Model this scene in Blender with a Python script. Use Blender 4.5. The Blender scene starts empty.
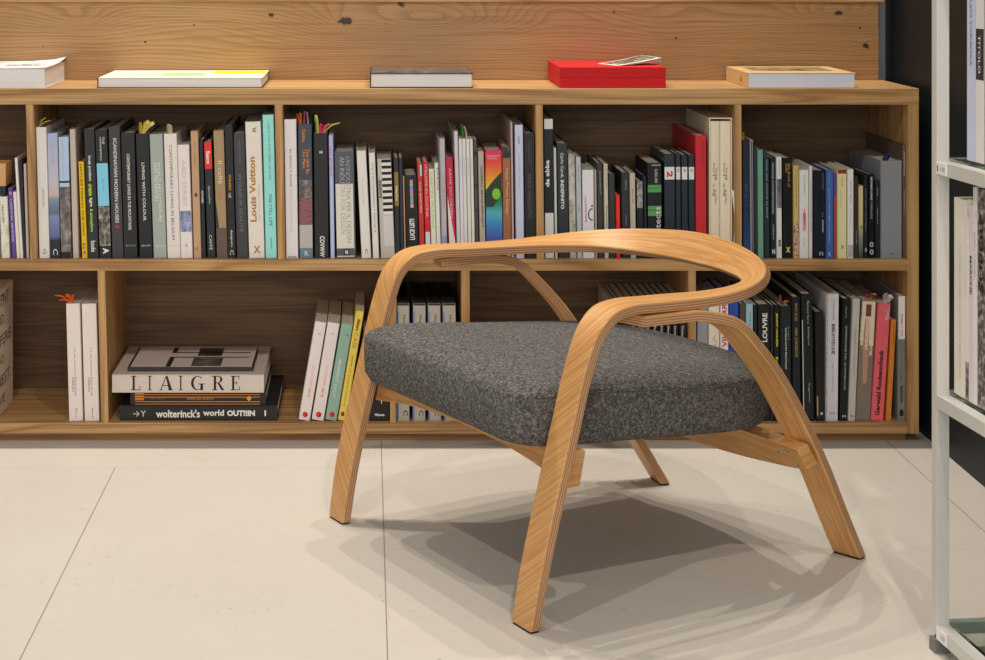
import bpy, math, random
from mathutils import Vector, Matrix
random.seed(7)
PI = math.pi
# ------------------------------------------------------------ camera, world, lights
F = 1746.0            # focal length in pixels of the 985 px wide frame
CH = 1.12             # camera height
SY = 4.06             # distance of the bookshelf front
sc = bpy.context.scene
C = sc.collection
cd = bpy.data.cameras.new('camera'); cam = bpy.data.objects.new('camera', cd); C.objects.link(cam)
cam.location = (0, 0, CH); cam.rotation_euler = (PI/2, 0, 0)
cd.sensor_width = 36; cd.sensor_fit = 'HORIZONTAL'; cd.lens = 36*F/985
cd.shift_x = (492.5-367)/985; cd.shift_y = -(330+40)/985
cd.clip_start = .05
sc.camera = cam
sc.view_settings.view_transform = 'Standard'; sc.view_settings.look = 'None'
sc.view_settings.gamma = 1; sc.view_settings.use_curve_mapping = False
sc.view_settings.exposure = 0.0
w = bpy.data.worlds.new('world'); sc.world = w; w.use_nodes = True
w.node_tree.nodes['Background'].inputs[0].default_value = (.90, .95, 1.0, 1)
w.node_tree.nodes['Background'].inputs[1].default_value = .28

def spot(loc, target, power, col=(1, .92, .82), ang=80, rad=.02, blend=.6):
    l = bpy.data.lights.new('ceiling_spot', 'SPOT'); o = bpy.data.objects.new('ceiling_spot', l); C.objects.link(o)
    l.energy = power; l.color = col; l.spot_size = math.radians(ang); l.spot_blend = blend; l.shadow_soft_size = rad
    o.location = loc; o.rotation_euler = (Vector(target)-Vector(loc)).to_track_quat('-Z', 'Y').to_euler()
    return o
# a row of ceiling spots washing down in front of the shelves
for X, p in ((-1.2, 92), (-.70, 92), (-.125, 92), (.38, 92), (.92, 92)):
    spot((X, 4.25, 3.5), (X, 3.75, 0), p, ang=75)
# spots nearer the camera
for X, Y, p in ((.75, 1.25, 100), (-.75, 1.1, 100)):
    spot((X, Y, 3.5), (X*.7, 3.6, .1), p, ang=80)

# added soft fill light behind the viewer, brightens the book spines
l = bpy.data.lights.new('front_fill', 'AREA'); l.shape = 'RECTANGLE'; l.size = 3.6; l.size_y = 1.6; l.energy = 80; l.color = (1, .95, .90)
o = bpy.data.objects.new('front_fill', l); C.objects.link(o); o.location = (-.3, -1.6, 1.5)
o.rotation_euler = (Vector((0, 4, .7))-o.location).to_track_quat('-Z', 'Y').to_euler()

# ------------------------------------------------------------ helpers
def lin(c):
    if isinstance(c, str):
        c = tuple(int(c[i:i+2], 16) for i in (0, 2, 4))
    return tuple(((v/255)/12.92 if v/255 <= .04045 else ((v/255+.055)/1.055)**2.4) for v in c)

class NT:
    def __init__(s, name, rough=.6, spec=.4):
        s.m = bpy.data.materials.new(name); s.m.use_nodes = True
        s.t = s.m.node_tree; s.b = s.t.nodes['Principled BSDF']
        s.b.inputs['Roughness'].default_value = rough
        s.b.inputs['Specular IOR Level'].default_value = spec
    def n(s, ty, **kw):
        nd = s.t.nodes.new(ty)
        for k, v in kw.items(): setattr(nd, k, v)
        return nd
    def set(s, sock, v):
        if isinstance(v, bpy.types.NodeSocket): s.t.links.new(v, sock)
        else:
            if sock.type == 'RGBA' and len(v) == 3: v = tuple(v)+(1,)
            sock.default_value = v
    def m_(s, op, a, b=0.0, c=None, clamp=False):
        nd = s.n('ShaderNodeMath', operation=op); nd.use_clamp = clamp
        s.set(nd.inputs[0], a); s.set(nd.inputs[1], b)
        if c is not None: s.set(nd.inputs[2], c)
        return nd.outputs[0]
    def mix(s, f, a, b, mode='MIX'):
        nd = s.n('ShaderNodeMix', data_type='RGBA', blend_type=mode)
        s.set(nd.inputs['Factor'], f); s.set(nd.inputs['A'], a); s.set(nd.inputs['B'], b)
        return nd.outputs['Result']
    def coord(s, kind='Object', scale=(1, 1, 1), loc=(0, 0, 0), rot=(0, 0, 0), vec=None):
        if vec is None: vec = s.n('ShaderNodeTexCoord').outputs[kind]
        mp = s.n('ShaderNodeMapping'); s.set(mp.inputs[0], vec)
        mp.inputs['Scale'].default_value = scale; mp.inputs['Location'].default_value = loc; mp.inputs['Rotation'].default_value = rot
        return mp.outputs[0]
    def noise(s, vec, scale=5, detail=4, rough=.55, dist=0):
        nd = s.n('ShaderNodeTexNoise'); s.set(nd.inputs['Vector'], vec)
        nd.inputs['Scale'].default_value = scale; nd.inputs['Detail'].default_value = detail
        nd.inputs['Roughness'].default_value = rough; nd.inputs['Distortion'].default_value = dist
        return nd.outputs['Fac']
    def ramp(s, f, stops, interp='LINEAR'):
        nd = s.n('ShaderNodeValToRGB'); nd.color_ramp.interpolation = interp; s.set(nd.inputs[0], f)
        e = nd.color_ramp.elements
        while len(e) < len(stops): e.new(.5)
        for q, (p, c) in zip(e, stops):
            q.position = p; q.color = tuple(c)[:3]+(1,)
        return nd.outputs[0]
    def out(s, col, bump=None, strength=.1, dist=.001):
        s.set(s.b.inputs['Base Color'], col)
        if bump is not None:
            bn = s.n('ShaderNodeBump'); bn.inputs['Strength'].default_value = strength; bn.inputs['Distance'].default_value = dist
            s.set(bn.inputs['Height'], bump); s.t.links.new(bn.outputs[0], s.b.inputs['Normal'])
        return s.m

_mc = {}
def paint(c, rough=.5, spec=.35):
    k = (str(c), rough)
    if k not in _mc:
        t = NT('print_'+str(c).replace(' ', ''), rough, spec)
        base = lin(c); gain = min(1.0+.5*min(1, (.3*base[0]+.6*base[1]+.1*base[2])/.12), .86/max(max(base), .01)); base = tuple(v*gain for v in base)
        f = t.noise(t.coord(), 60, 2)
        _mc[k] = t.out(t.mix(t.m_('MULTIPLY', f, .16), base, tuple(v*.72 for v in base)))
    return _mc[k]

def wood(name, axis, base, dark, light, rough=.5, scale=1.0, seed=0.0, contrast=1.0):
    """oak with the grain along the given axis, object coordinates"""
    t = NT(name, rough, .35)
    st = {'x': (.35, 6, 6), 'y': (6, .35, 6), 'z': (6, 6, .35)}[axis]
    st = tuple(v*scale for v in st)
    v = t.coord('Object', st, (seed, seed*1.7, seed*.6))
    g = t.noise(v, 1.6, 3, .5, .6)
    bands = t.m_('SINE', t.m_('MULTIPLY', g, 46*contrast))
    bands = t.m_('MULTIPLY_ADD', bands, .5, .5)
    st2 = {'x': (3, 240, 240), 'y': (240, 3, 240), 'z': (240, 240, 3)}[axis]
    fib = t.noise(t.coord('Object', st2), 1, 3, .6)
    c = t.mix(bands, light, base)
    c = t.mix(t.m_('MULTIPLY', t.m_('POWER', bands, 7.0), .45), c, dark)
    c = t.mix(t.m_('MULTIPLY', t.noise(v, .7, 2), .5), c, base)
    pores = t.m_('MULTIPLY', t.m_('SUBTRACT', fib, .44, clamp=True), 3.2*contrast, clamp=True)
    c = t.mix(t.m_('MULTIPLY', pores, .55), c, dark)
    return t.out(c, fib, .06)

OAKB, OAKD, OAKL = lin((184, 140, 88)), lin((112, 77, 44)), lin((210, 168, 114))
oak_x = wood('oak_grain_across', 'x', OAKB, OAKD, OAKL, contrast=1.25)
oak_z = wood('oak_grain_up', 'z', OAKB, OAKD, OAKL, seed=3.3)
oak_y = wood('oak_grain_deep', 'y', OAKB, OAKD, OAKL, seed=5.1)
back_m = wood('smoked_oak', 'x', lin((104, 79, 52)), lin((66, 49, 32)), lin((118, 92, 62)), .6, 1.4, 9.0)

def strip_mats():
    t = NT('oak_veneer', .42, .4)
    uv = t.n('ShaderNodeTexCoord').outputs['UV']
    v = t.coord(vec=uv, scale=(2.2, 55, 1))
    g = t.noise(v, 1, 2, .5, .3)
    bands = t.m_('MULTIPLY_ADD', t.m_('SINE', t.m_('MULTIPLY', g, 30)), .5, .5)
    fib = t.noise(t.coord(vec=uv, scale=(14, 700, 1)), 1, 3, .6)
    c = t.mix(bands, lin((219, 168, 108)), lin((200, 146, 86)))
    c = t.mix(t.m_('MULTIPLY', t.m_('SUBTRACT', fib, .47, clamp=True), 3.0, clamp=True), c, lin((165, 112, 60)))
    face = t.out(c, fib, .05)
    t = NT('oak_plywood_edge', .5, .35)
    uv = t.n('ShaderNodeTexCoord').outputs['UV']
    sx = t.n('ShaderNodeSeparateXYZ'); t.set(sx.inputs[0], uv)
    ply = t.m_('MULTIPLY_ADD', t.m_('SINE', t.m_('MULTIPLY', sx.outputs[1], 2*PI/.0045)), .5, .5)
    fib = t.noise(t.coord(vec=uv, scale=(20, 900, 1)), 1, 2)
    c = t.mix(t.m_('POWER', ply, 2.0), lin((206, 162, 120)), lin((138, 96, 64)))
    c = t.mix(t.m_('MULTIPLY', fib, .4), c, lin((172, 126, 86)))
    return face, t.out(c)
veneer, ply_edge = strip_mats()

def melange():
    t = NT('grey_wool_felt', .95, .1)
    v = t.coord()
    a = t.noise(t.coord(scale=(1, 1, 1)), 620, 3, .8)
    b = t.noise(v, 170, 2, .6)
    f = t.m_('MULTIPLY_ADD', b, .35, t.m_('MULTIPLY', a, .75))
    c = t.ramp(f, [(.40, lin((44, 43, 43))), (.55, lin((86, 84, 82))), (.70, lin((160, 156, 150)))])
    return t.out(c, a, .6, .002)
felt = melange()
def simple(name, c, rough=.5, metal=0.0, spec=.4):
    t = NT(name, rough, spec); t.b.inputs['Metallic'].default_value = metal
    f = t.noise(t.coord(), 35, 3)
    return t.out(t.mix(t.m_('MULTIPLY', f, .2), lin(c), tuple(v*.8 for v in lin(c))))
alu = simple('brushed_aluminium', (214, 212, 204), .45, .15)
steel = simple('zinc_screw', (175, 178, 180), .35, .3)
rubber = simple('dark_rubber', (35, 32, 30), .8)
pages_m = None
def make_pages():
    t = NT('paper_pages', .85, .1)
    f = t.noise(t.coord(scale=(900, 3, 3)), 1, 1)
    return t.out(t.mix(f, lin((225, 218, 204)), lin((176, 168, 154))))
pages_m = make_pages()
def make_pages_flat():
    t = NT('paper_pages_lying', .85, .1)
    f = t.noise(t.coord(scale=(3, 3, 900)), 1, 1)
    return t.out(t.mix(t.m_('MULTIPLY', f, .5), lin((240, 238, 236)), lin((200, 198, 198))))
pages_flat = make_pages_flat()

def mesh_obj(name, verts, faces, mat, parent=None, smooth=None, mats=None, fm=None, uvs=None):
    me = bpy.data.meshes.new(name); me.from_pydata([tuple(v) for v in verts], [], faces)
    for m in (mats or [mat]): me.materials.append(m)
    if fm:
        for p, i in zip(me.polygons, fm): p.material_index = i
    if uvs:
        ul = me.uv_layers.new(name='UVMap')
        for p in me.polygons:
            for li in p.loop_indices: ul.data[li].uv = uvs[p.index][li-p.loop_start]
    me.validate(); me.update()
    if smooth is not None:
        for p in me.polygons: p.use_smooth = True
        me.set_sharp_from_angle(angle=math.radians(smooth))
    o = bpy.data.objects.new(name, me); C.objects.link(o)
    if parent: o.parent = parent
    return o

class MB:
    def __init__(s): s.v = []; s.f = []; s.mi = []
    def hexa(s, p, mi=0):
        """8 corners: bottom 4 ccw, top 4 ccw"""
        k = len(s.v); s.v += [Vector(q) for q in p]
        for f in ((3, 2, 1, 0), (4, 5, 6, 7), (0, 1, 5, 4), (1, 2, 6, 5), (2, 3, 7, 6), (3, 0, 4, 7)):
            s.f.append(tuple(k+i for i in f)); s.mi.append(mi)
        return s
    def box(s, x0, x1, y0, y1, z0, z1, mi=0):
        return s.hexa([(x0, y0, z0), (x1, y0, z0), (x1, y1, z0), (x0, y1, z0), (x0, y0, z1), (x1, y0, z1), (x1, y1, z1), (x0, y1, z1)], mi)
    def poly(s, pts, y0, y1, mi=0):
        """xz polygon (counter-clockwise seen from -y) extruded in y"""
        k = len(s.v); n = len(pts)
        s.v += [Vector((x, y0, z)) for x, z in pts]+[Vector((x, y1, z)) for x, z in pts]
        s.f.append(tuple(range(k, k+n))); s.f.append(tuple(range(k+2*n-1, k+n-1, -1))); s.mi += [mi, mi]
        for i in range(n):
            j = (i+1) % n; s.f.append((k+i, k+n+i, k+n+j, k+j)); s.mi.append(mi)
        return s
    def tube(s, pts, r, seg=8, mi=0, closed=False):
        pts = [Vector(p) for p in pts]; k = len(s.v); n = len(pts)
        for i, p in enumerate(pts):
            a = pts[i-1] if (i or closed) else p; b = pts[(i+1) % n] if (i < n-1 or closed) else p
            d = (b-a).normalized(); q = d.to_track_quat('Z', 'Y')
            rr = r[i] if isinstance(r, (list, tuple)) else r
            for j in range(seg):
                an = 2*PI*j/seg; s.v.append(p+q@Vector((rr*math.cos(an), rr*math.sin(an), 0)))
        m = n if closed else n-1
        for i in range(m):
            for j in range(seg):
                a = k+i*seg+j; b = k+i*seg+(j+1) % seg; i2 = (i+1) % n
                s.f.append((a, b, k+i2*seg+(j+1) % seg, k+i2*seg+j)); s.mi.append(mi)
        if not closed:
            s.f.append(tuple(k+j for j in range(seg))[::-1]); s.f.append(tuple(k+(n-1)*seg+j for j in range(seg))); s.mi += [mi, mi]
        return s
    def build(s, name, mat, parent=None, smooth=None, bevel=0, mats=None, M=None):
        v = [M@q for q in s.v] if M else s.v
        o = mesh_obj(name, v, s.f, mat, parent, smooth, mats, s.mi if mats else None)
        if bevel:
            b = o.modifiers.new('bevel', 'BEVEL'); b.width = bevel; b.segments = 2; b.limit_method = 'ANGLE'
        return o

def tag(o, label=None, cat=None, group=None, kind=None):
    if label: o['label'] = label
    if cat: o['category'] = cat
    if group: o['group'] = group
    if kind: o['kind'] = kind
    return o
def empty(name, loc=(0, 0, 0), rot=(0, 0, 0)):
    o = bpy.data.objects.new(name, None); C.objects.link(o); o.location = loc; o.rotation_euler = rot; o.empty_display_size = .05
    return o
def PX(px, Y=SY): return (px-367)*Y/F
def PZ(py, Y=SY): return CH-(py+40)*Y/F

# text meshes are evaluated together at the end
pending = []
def text(name, s, mat, parent, M, W, H, bold=0.0, stretch=True):
    """lettering centred at M's origin, W long (x) and H tall (y)"""
    cu = bpy.data.curves.new('lettering', 'FONT'); cu.body = s; cu.align_x = 'LEFT'; cu.size = 1; cu.offset = bold; cu.resolution_u = 2
    cu.space_line = .8
    o = bpy.data.objects.new('lettering', cu); C.objects.link(o)
    pending.append((o, name, mat, parent, M, W, H, stretch))
def flush_text():
    bpy.context.view_layer.update()
    dg = bpy.context.evaluated_depsgraph_get()
    made = []
    for (o, name, mat, parent, M, W, H, stretch) in pending:
        me = bpy.data.meshes.new_from_object(o.evaluated_get(dg))
        if len(me.vertices) == 0: continue
        xs = [v.co.x for v in me.vertices]; ys = [v.co.y for v in me.vertices]
        x0, x1, y0, y1 = min(xs), max(xs), min(ys), max(ys)
        sx = W/max(x1-x0, 1e-6); sy = H/max(y1-y0, 1e-6)
        if not stretch: sx = sy = min(sx, sy)
        for v in me.vertices:
            v.co = M@Vector(((v.co.x-(x0+x1)/2)*sx, (v.co.y-(y0+y1)/2)*sy, 0))
        me.materials.clear(); me.materials.append(mat); me.name = name
        made.append((name, me, parent))
    for (o, *_r) in pending: bpy.data.objects.remove(o)
    for name, me, parent in made:
        q = bpy.data.objects.new(name, me); C.objects.link(q); q.parent = parent
    pending.clear()

# ------------------------------------------------------------ setting
def floor_mat():
    t = NT('pale_stone_tiles', .55, .3)
    v = t.n('ShaderNodeTexCoord').outputs['Object']
    sx = t.n('ShaderNodeSeparateXYZ'); t.set(sx.inputs[0], v); x, y = sx.outputs[0], sx.outputs[1]
    big = t.noise(v, 2.2, 5, .6); fine = t.noise(v, 28, 4, .65)
    c = t.mix(big, lin((212, 205, 194)), lin((199, 191, 179)))
    c = t.mix(t.m_('MULTIPLY', fine, .25), c, lin((178, 170, 158)))
    # small pits
    for scl, thr, col in ((34, .030, (120, 108, 92)), (15, .016, (100, 92, 92))):
        vo = t.n('ShaderNodeTexVoronoi'); t.set(vo.inputs['Vector'], t.coord(vec=v, scale=(1, 1.6, 1), loc=(scl, 0, 0))); vo.inputs['Scale'].default_value = scl
        pick = t.noise(v, 3.1 if scl == 34 else 5.0, 2)
        m = t.m_('LESS_THAN', vo.outputs['Distance'], t.m_('MULTIPLY', t.m_('SUBTRACT', pick, .42, clamp=True), thr*14))
        c = t.mix(t.m_('MULTIPLY', m, .6), c, lin(col))
    def line(co, at, hw=.0011):
        return t.m_('LESS_THAN', t.m_('ABSOLUTE', t.m_('SUBTRACT', co, at)), hw)
    def AND(a, b): return t.m_('MULTIPLY', a, b)
    def OR(a, b): return t.m_('MAXIMUM', a, b)
    L = line(x, .033)
    L = OR(L, AND(line(x, -.5557), t.m_('LESS_THAN', y, 3.853)))
    L = OR(L, line(x, 1.21)); L = OR(L, line(x, -1.14))
    L = OR(L, AND(line(x, .6215), t.m_('LESS_THAN', y, 2.6)))
    ly = AND(line(y, 3.853, .0009), t.m_('LESS_THAN', x, .033))
    ly = OR(ly, AND(line(y, 3.32, .0009), t.m_('GREATER_THAN', x, .033)))
    ly = OR(ly, AND(line(y, 2.72, .0009), t.m_('LESS_THAN', x, .033)))
    c = t.mix(AND(ly, .45), c, lin((150, 138, 122)))
    c = t.mix(AND(L, .85), c, lin((128, 116, 102)))
    return t.out(c, fine, .02)
fl = MB().box(-4, 4, -1.5, 5.2, -.05, 0).build('floor', floor_mat()); tag(fl, kind='structure')
wb = MB().box(-4, 4, 4.42, 4.56, 0, 3.6).build('wall_back', simple('grey_paint', (128, 130, 130), .7)); tag(wb, kind='structure')
t = NT('dark_teal_lacquer', .5, .3)
wr_m = t.out(t.mix(t.noise(t.coord(scale=(1, 6, .4)), 3, 3), lin((12, 22, 25)), lin((22, 33, 37))))
wr = MB().box(1.312, 1.45, .5, 4.42, 0, 3.6).build('wall_right', wr_m); tag(wr, kind='structure')

# oak panel behind the shelf top
def panel_mat():
    t = NT('figured_oak', .45, .35)
    v = t.n('ShaderNodeTexCoord').outputs['Object']
    sx = t.n('ShaderNodeSeparateXYZ'); t.set(sx.inputs[0], v); x, z = sx.outputs[0], sx.outputs[2]
    warp = t.noise(t.coord(vec=v, scale=(.9, 1, 4)), 1.2, 2, .45, .3)
    g = t.m_('ADD', t.m_('MULTIPLY', z, 34), t.m_('MULTIPLY', warp, 7.0))
    Yp = 4.345
    spots = []
    for (px, py, rx, rz, amp) in ((430, 22, .28, .062, 4.2), (80, 18, .10, .035, 2.0), (345, 20, .05, .02, 1.2), (838, 12, .13, .04, 2.6), (560, 10, .13, .05, -1.8), (862, 46, .04, .02, 1.0), (690, 40, .20, .05, 1.5), (210, 30, .12, .03, -1.0)):
        cx, cz = PX(px, Yp), PZ(py, Yp)
        dx = t.m_('DIVIDE', t.m_('SUBTRACT', x, cx), rx); dz = t.m_('DIVIDE', t.m_('SUBTRACT', z, cz), rz)
        d2 = t.m_('ADD', t.m_('MULTIPLY', dx, dx), t.m_('MULTIPLY', dz, dz))
        g = t.m_('ADD', g, t.m_('MULTIPLY', t.m_('DIVIDE', 1.0, t.m_('ADD', 1.0, d2)), amp))
    saw = t.m_('FRACT', t.m_('MULTIPLY', g, 2.7))
    line = t.m_('MULTIPLY', t.m_('POWER', saw, 2.6), t.m_('SUBTRACT', 1.0, t.m_('POWER', saw, 22.0)))
    fib = t.noise(t.coord(vec=v, scale=(4, 1, 260)), 1, 3, .6)
    tone = t.noise(t.coord(vec=v, scale=(1.2, 1, 7)), 1, 3)
    c = t.mix(tone, lin((206, 164, 112)), lin((150, 110, 68)))
    c = t.mix(t.m_('MULTIPLY', line, .5), c, lin((112, 76, 42)))
    c = t.mix(t.m_('MULTIPLY', t.m_('SUBTRACT', fib, .47, clamp=True), 2.2, clamp=True), c, lin((130, 92, 54)))
    wob = t.noise(t.coord(vec=v, scale=(1, 1, 1)), 120, 3)
    for (px, py, rx, rz, amt) in ((345, 21, 9, 4.5, 1), (401, 4, 5, 4, .8), (838, 13, 5, 3.2, 1), (866, 46, 4, 3, .9), (271, 15, 3, 2.4, 1), (145, 42, 1.4, 1.2, .9), (194, 25, 1.2, 1.2, .8), (614, 12, 1.5, 1.5, .7), (676, 38, 1.6, 1.4, .7), (43, 47, 1, 1, .8), (646, 55, 1.4, 1.2, .6), (860, 28, 1.6, 1.4, .8)):
        cx, cz = PX(px, Yp), PZ(py, Yp); k = Yp/F
        dx = t.m_('DIVIDE', t.m_('SUBTRACT', x, cx), rx*k); dz = t.m_('DIVIDE', t.m_('SUBTRACT', z, cz), rz*k)
        d = t.m_('SQRT', t.m_('ADD', t.m_('MULTIPLY', dx, dx), t.m_('MULTIPLY', dz, dz)))
        d = t.m_('ADD', d, t.m_('MULTIPLY', t.m_('SUBTRACT', wob, .5), 1.3))
        m = t.m_('MULTIPLY', t.m_('SUBTRACT', .95, d, clamp=True), 2.6*amt, clamp=True)
        c = t.mix(m, c, lin((62, 42, 28)))
    return t.out(c, fib, .05)
ZT = PZ(88.5)                      # top of the shelf unit
o = empty('oak_wall_panel', (0, 4.345, ZT)); tag(o, 'figured oak panel with dark knots standing behind the long low bookshelf', 'wall panel')
xr = PX(878.4, 4.345)
p = MB().box(-2.2, xr, 4.345, 4.375, ZT, PZ(2.2, 4.345)).build('board', panel_mat(), None); p.parent = o; p.location = (0, -4.345, -ZT)
p = MB().box(-2.2, PX(884, 4.335), 4.335, 4.375, PZ(2.0, 4.335), PZ(2.0, 4.335)+.2).build('upper_board', oak_x, None, bevel=.001); p.parent = o; p.location = (0, -4.345, -ZT)

# ------------------------------------------------------------ bookshelf
SH = empty('bookshelf', (0, SY, 0)); tag(SH, 'long low oak bookshelf with two rows of open bays behind the armchair', 'bookshelf')
def shpart(name, mb, mat, bevel=.0008):
    p = mb.build(name, mat, None, bevel=bevel); p.parent = SH; p.location = (0, -SY, 0); return p
BK = 4.39; XL = -1.55
XR = PX(919)
zt1 = PZ(104.6); zm0, zm1 = PZ(270.8), PZ(259.5); zb0, zb1 = PZ(433.8), PZ(423)
Z0L, Z0U = zb1, zm1
shpart('top_panel', MB().box(XL, XR, SY, BK+.02, zt1, ZT), oak_x)
shpart('side_panel', MB().box(PX(908), XR, SY+.0004, BK+.02, zb0, zt1), oak_z)
shpart('side_panel', MB().box(XL, XL+.026, SY+.0004, BK+.02, zb0, zt1), oak_z)
shpart('middle_shelf', MB().box(XL+.026, PX(908), SY+.0006, BK, zm0, zm1), oak_x)
shpart('bottom_shelf', MB().box(XL+.026, PX(908), SY+.0006, BK, zb0, zb1), oak_x)
shpart('back_panel', MB().box(XL+.026, PX(908), BK, BK+.015, zb0, zt1), back_m, 0)
shpart('plinth', MB().box(XL+.02, PX(907.5), SY+.012, BK, 0, zb0), wood('oak_plinth', 'x', lin((150, 106, 60)), lin((95, 64, 36)), lin((170, 124, 76)), seed=2))
def divider(xt0, xt1, xb0, xb1, z0, z1, dep=BK):
    y0 = SY+.001
    a, b, c, d = PX(xb0), PX(xb1), PX(xt1), PX(xt0)
    shpart('divider', MB().hexa([(a, y0, z0), (b, y0, z0), (b, dep, z0), (a, dep, z0), (d, y0, z1), (c, y0, z1), (c, dep, z1), (d, dep, z1)]), oak_z)
for q in ((25.5, 33.5, 30, 37), (274.5, 282.8, 278, 285.3), (535.5, 542.7, 537, 544.5), (734.5, 741.5, 735, 742)):
    divider(*q, zm1, zt1)
for q in ((-130, -122, -125, -117), (97.3, 105, 101, 108.5), (390, 396.5, 390, 396.5), (461.5, 469.7, 461.7, 470), (688.5, 696, 689, 696.5)):
    divider(*q, zb1, zm0)

# ------------------------------------------------------------ books
BOOKDY = .016
def ribbon(parent, name, pts, wdt, mat):
    v = []; f = []
    P = [Vector(p) for p in pts]
    for i, p in enumerate(P):
        d = (P[min(i+1, len(P)-1)]-P[max(i-1, 0)]).normalized()
        s = d.cross(Vector((0, 1, 0))); s = s.normalized() if s.length > .1 else Vector((1, 0, 0))
        s = (s+Vector((0, .5, 0))).normalized()
        ww = wdt if i < len(P)-1 else wdt*.6
        v += [p-s*ww/2, p+s*ww/2]
    n = len(P)
    f = [(2*i, 2*i+1, 2*i+3, 2*i+2) for i in range(n-1)]
    o = mesh_obj(name, v, f, mat, parent, 60)
    m = o.modifiers.new('thickness', 'SOLIDIFY'); m.thickness = .0004
    return o

prev = [None]
limit = [None]
def bay(b0, t0=None, b1=None, t1=None, row='U'):
    hz = (zt1-zm1) if row == 'U' else (zm0-zb1)
    t0 = b0 if t0 is None else t0
    prev[0] = (PX(b0)+.0006, (PX(t0)-PX(b0))/hz, 9.0)
    limit[0] = None if b1 is None else (PX(b1)-.0006, (PX(t1)-PX(b1))/hz)
def book(xt0, xt1, yt, xb0, xb1, col, label, t=(), b=(), row='U', dep=None, yo=0.0, group=None, hard=True, name='book', rough=.45, tabs=(), extra=None, cat='book', pages=True):
    Y = SY+BOOKDY+yo; z0 = Z0U if row == 'U' else Z0L
    k = Y/F
    top = PZ(yt, Y); H = top-z0
    wpx = ((xt1-xt0)+(xb1-xb0))/2; W = wpx*k-.0005
    a = math.atan2(((xt0+xt1)-(xb0+xb1))/2*k, H)
    W *= math.cos(a)
    xl = PX(xb0, Y)
    # keep clear of the neighbour on the left
    if prev[0]:
        px_, tn, ph = prev[0]
        hh = min(H, ph)
        need = max(px_, px_+tn*hh-math.tan(a)*hh)+.0003+(W*math.sin(a)*math.tan(a) if a > 0 else 0)
        if need > xl and need-xl < .02: xl = need
    if limit[0]:
        lx, lt = limit[0]; ex = max(0, xl+W/math.cos(a)-lx, xl+W/math.cos(a)+math.tan(a)*H-(lx+lt*H))
        if ex < .012:
            if W-ex > .004: W -= ex
            else: xl -= ex
    zz = z0+max(0, W*math.sin(a))+.0002
    prev[0] = (xl+(W/math.cos(a) if a < 0 else W*math.cos(a)), math.tan(a), H)
    Hl = H/math.cos(a)
    r = empty(name, (xl, Y, zz), (0, a, 0))
    D = dep or min(.30, max(.15, .80*Hl))
    m = paint(col, rough) if not isinstance(col, bpy.types.Material) else col
    bt = .0022 if (hard and W > .012) else .0009
    ov = .003 if hard else .0003
    mb = MB()
    e = min(.0012, W*.15)
    mb.hexa([(e, 0, 0), (W-e, 0, 0), (W, bt+e, 0), (0, bt+e, 0), (e, 0, Hl), (W-e, 0, Hl), (W, bt+e, Hl), (0, bt+e, Hl)])
    mb.box(0, bt, bt+e, D, 0, Hl); mb.box(W-bt, W, bt+e, D, 0, Hl)
    mb.build('cover', m, r)
    if pages: MB().box(bt, W-bt, bt+e, D-ov, ov, Hl-ov).build('page_block', pages_m, r)
    def zy(y): return (z0+(PZ(y, Y)-z0)-zz)/math.cos(a)
    for q in b:
        y0, y1, c = q[:3]; f0, f1 = (q[3:5] if len(q) > 4 else (0.0, 1.0))
        za, zb = max(zy(y1), .0004), min(zy(y0), Hl-.0002)
        mm = c if isinstance(c, bpy.types.Material) else paint(c, rough)
        xa, xb = max(e, f0*W)+.0001, min(W-e, f1*W)-.0001
        nm = q[5] if len(q) > 5 else 'spine_band'
        MB().box(xa, xb, -.0003, .0002, za, zb).build(nm, mm, r)
    for q in t:
        s, d, y0, y1, c = q[:5]; f0, f1 = (q[5:7] if len(q) > 6 else (.28, .72)); bold = q[7] if len(q) > 7 else .0
        za, zb = zy(y1), zy(y0); xm = (f0+f1)/2*W; wd = (f1-f0)*W
        org = Vector((xm, -.0006, (za+zb)/2))
        if d == 'd': R = Matrix(((0, 1, 0), (0, 0, -1), (-1, 0, 0))); L = zb-za; T = wd
        elif d == 'u': R = Matrix(((0, -1, 0), (0, 0, -1), (1, 0, 0))); L = zb-za; T = wd
        else: R = Matrix(((1, 0, 0), (0, 0, -1), (0, 1, 0))); L = wd; T = zb-za
        text('spine_title' if len(s) > 2 else 'spine_mark', s, paint(c, .5), r, Matrix.Translation(org)@R.to_4x4(), L, T, bold)
    for (px, py, dx, dy, c, wd) in tabs:
        x_, z_ = PX(px, Y)-xl-.0, Hl
        x_ = min(max(x_+.0, .003), W-.003)
        pts = [(x_, .03, z_-.02), (x_, .028, z_+.001), (x_+dx*k*.5, .022, z_+dy*k*.75), (x_+dx*k, .012, z_+dy*k)]
        ribbon(r, 'page_marker', pts, wd*k, paint(c, .7))
    if extra: extra(r, W, Hl, D, zy, k)
    tag(r, label, cat, group)
    return r

def gradient_mat(name, stops, z0, z1, noise=.04):
    t = NT(name, .35, .4)
    v = t.n('ShaderNodeTexCoord').outputs['Object']
    sx = t.n('ShaderNodeSeparateXYZ'); t.set(sx.inputs[0], v)
    f = t.m_('DIVIDE', t.m_('SUBTRACT', sx.outputs[2], z0), z1-z0)
    n = t.noise(t.coord(vec=v, scale=(30, 30, 160)), 1, 3)
    f = t.m_('ADD', f, t.m_('MULTIPLY', t.m_('SUBTRACT', n, .5), noise))
    return t.out(t.ramp(f, [(p, lin(c)) for p, c in stops]))
def photo_mat(name, cols, scale=90, st=(1, 1, 1)):
    t = NT(name, .4, .4)
    f = t.noise(t.coord(scale=st), scale, 4, .6)
    n = len(cols)
    return t.out(t.ramp(f, [(.3+.4*i/(n-1), lin(c)) for i, c in enumerate(cols)]))
grey_photo = photo_mat('printed_grey_photo', ['1d1c1b', '6b645e', 'c9c3bb'])
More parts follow.
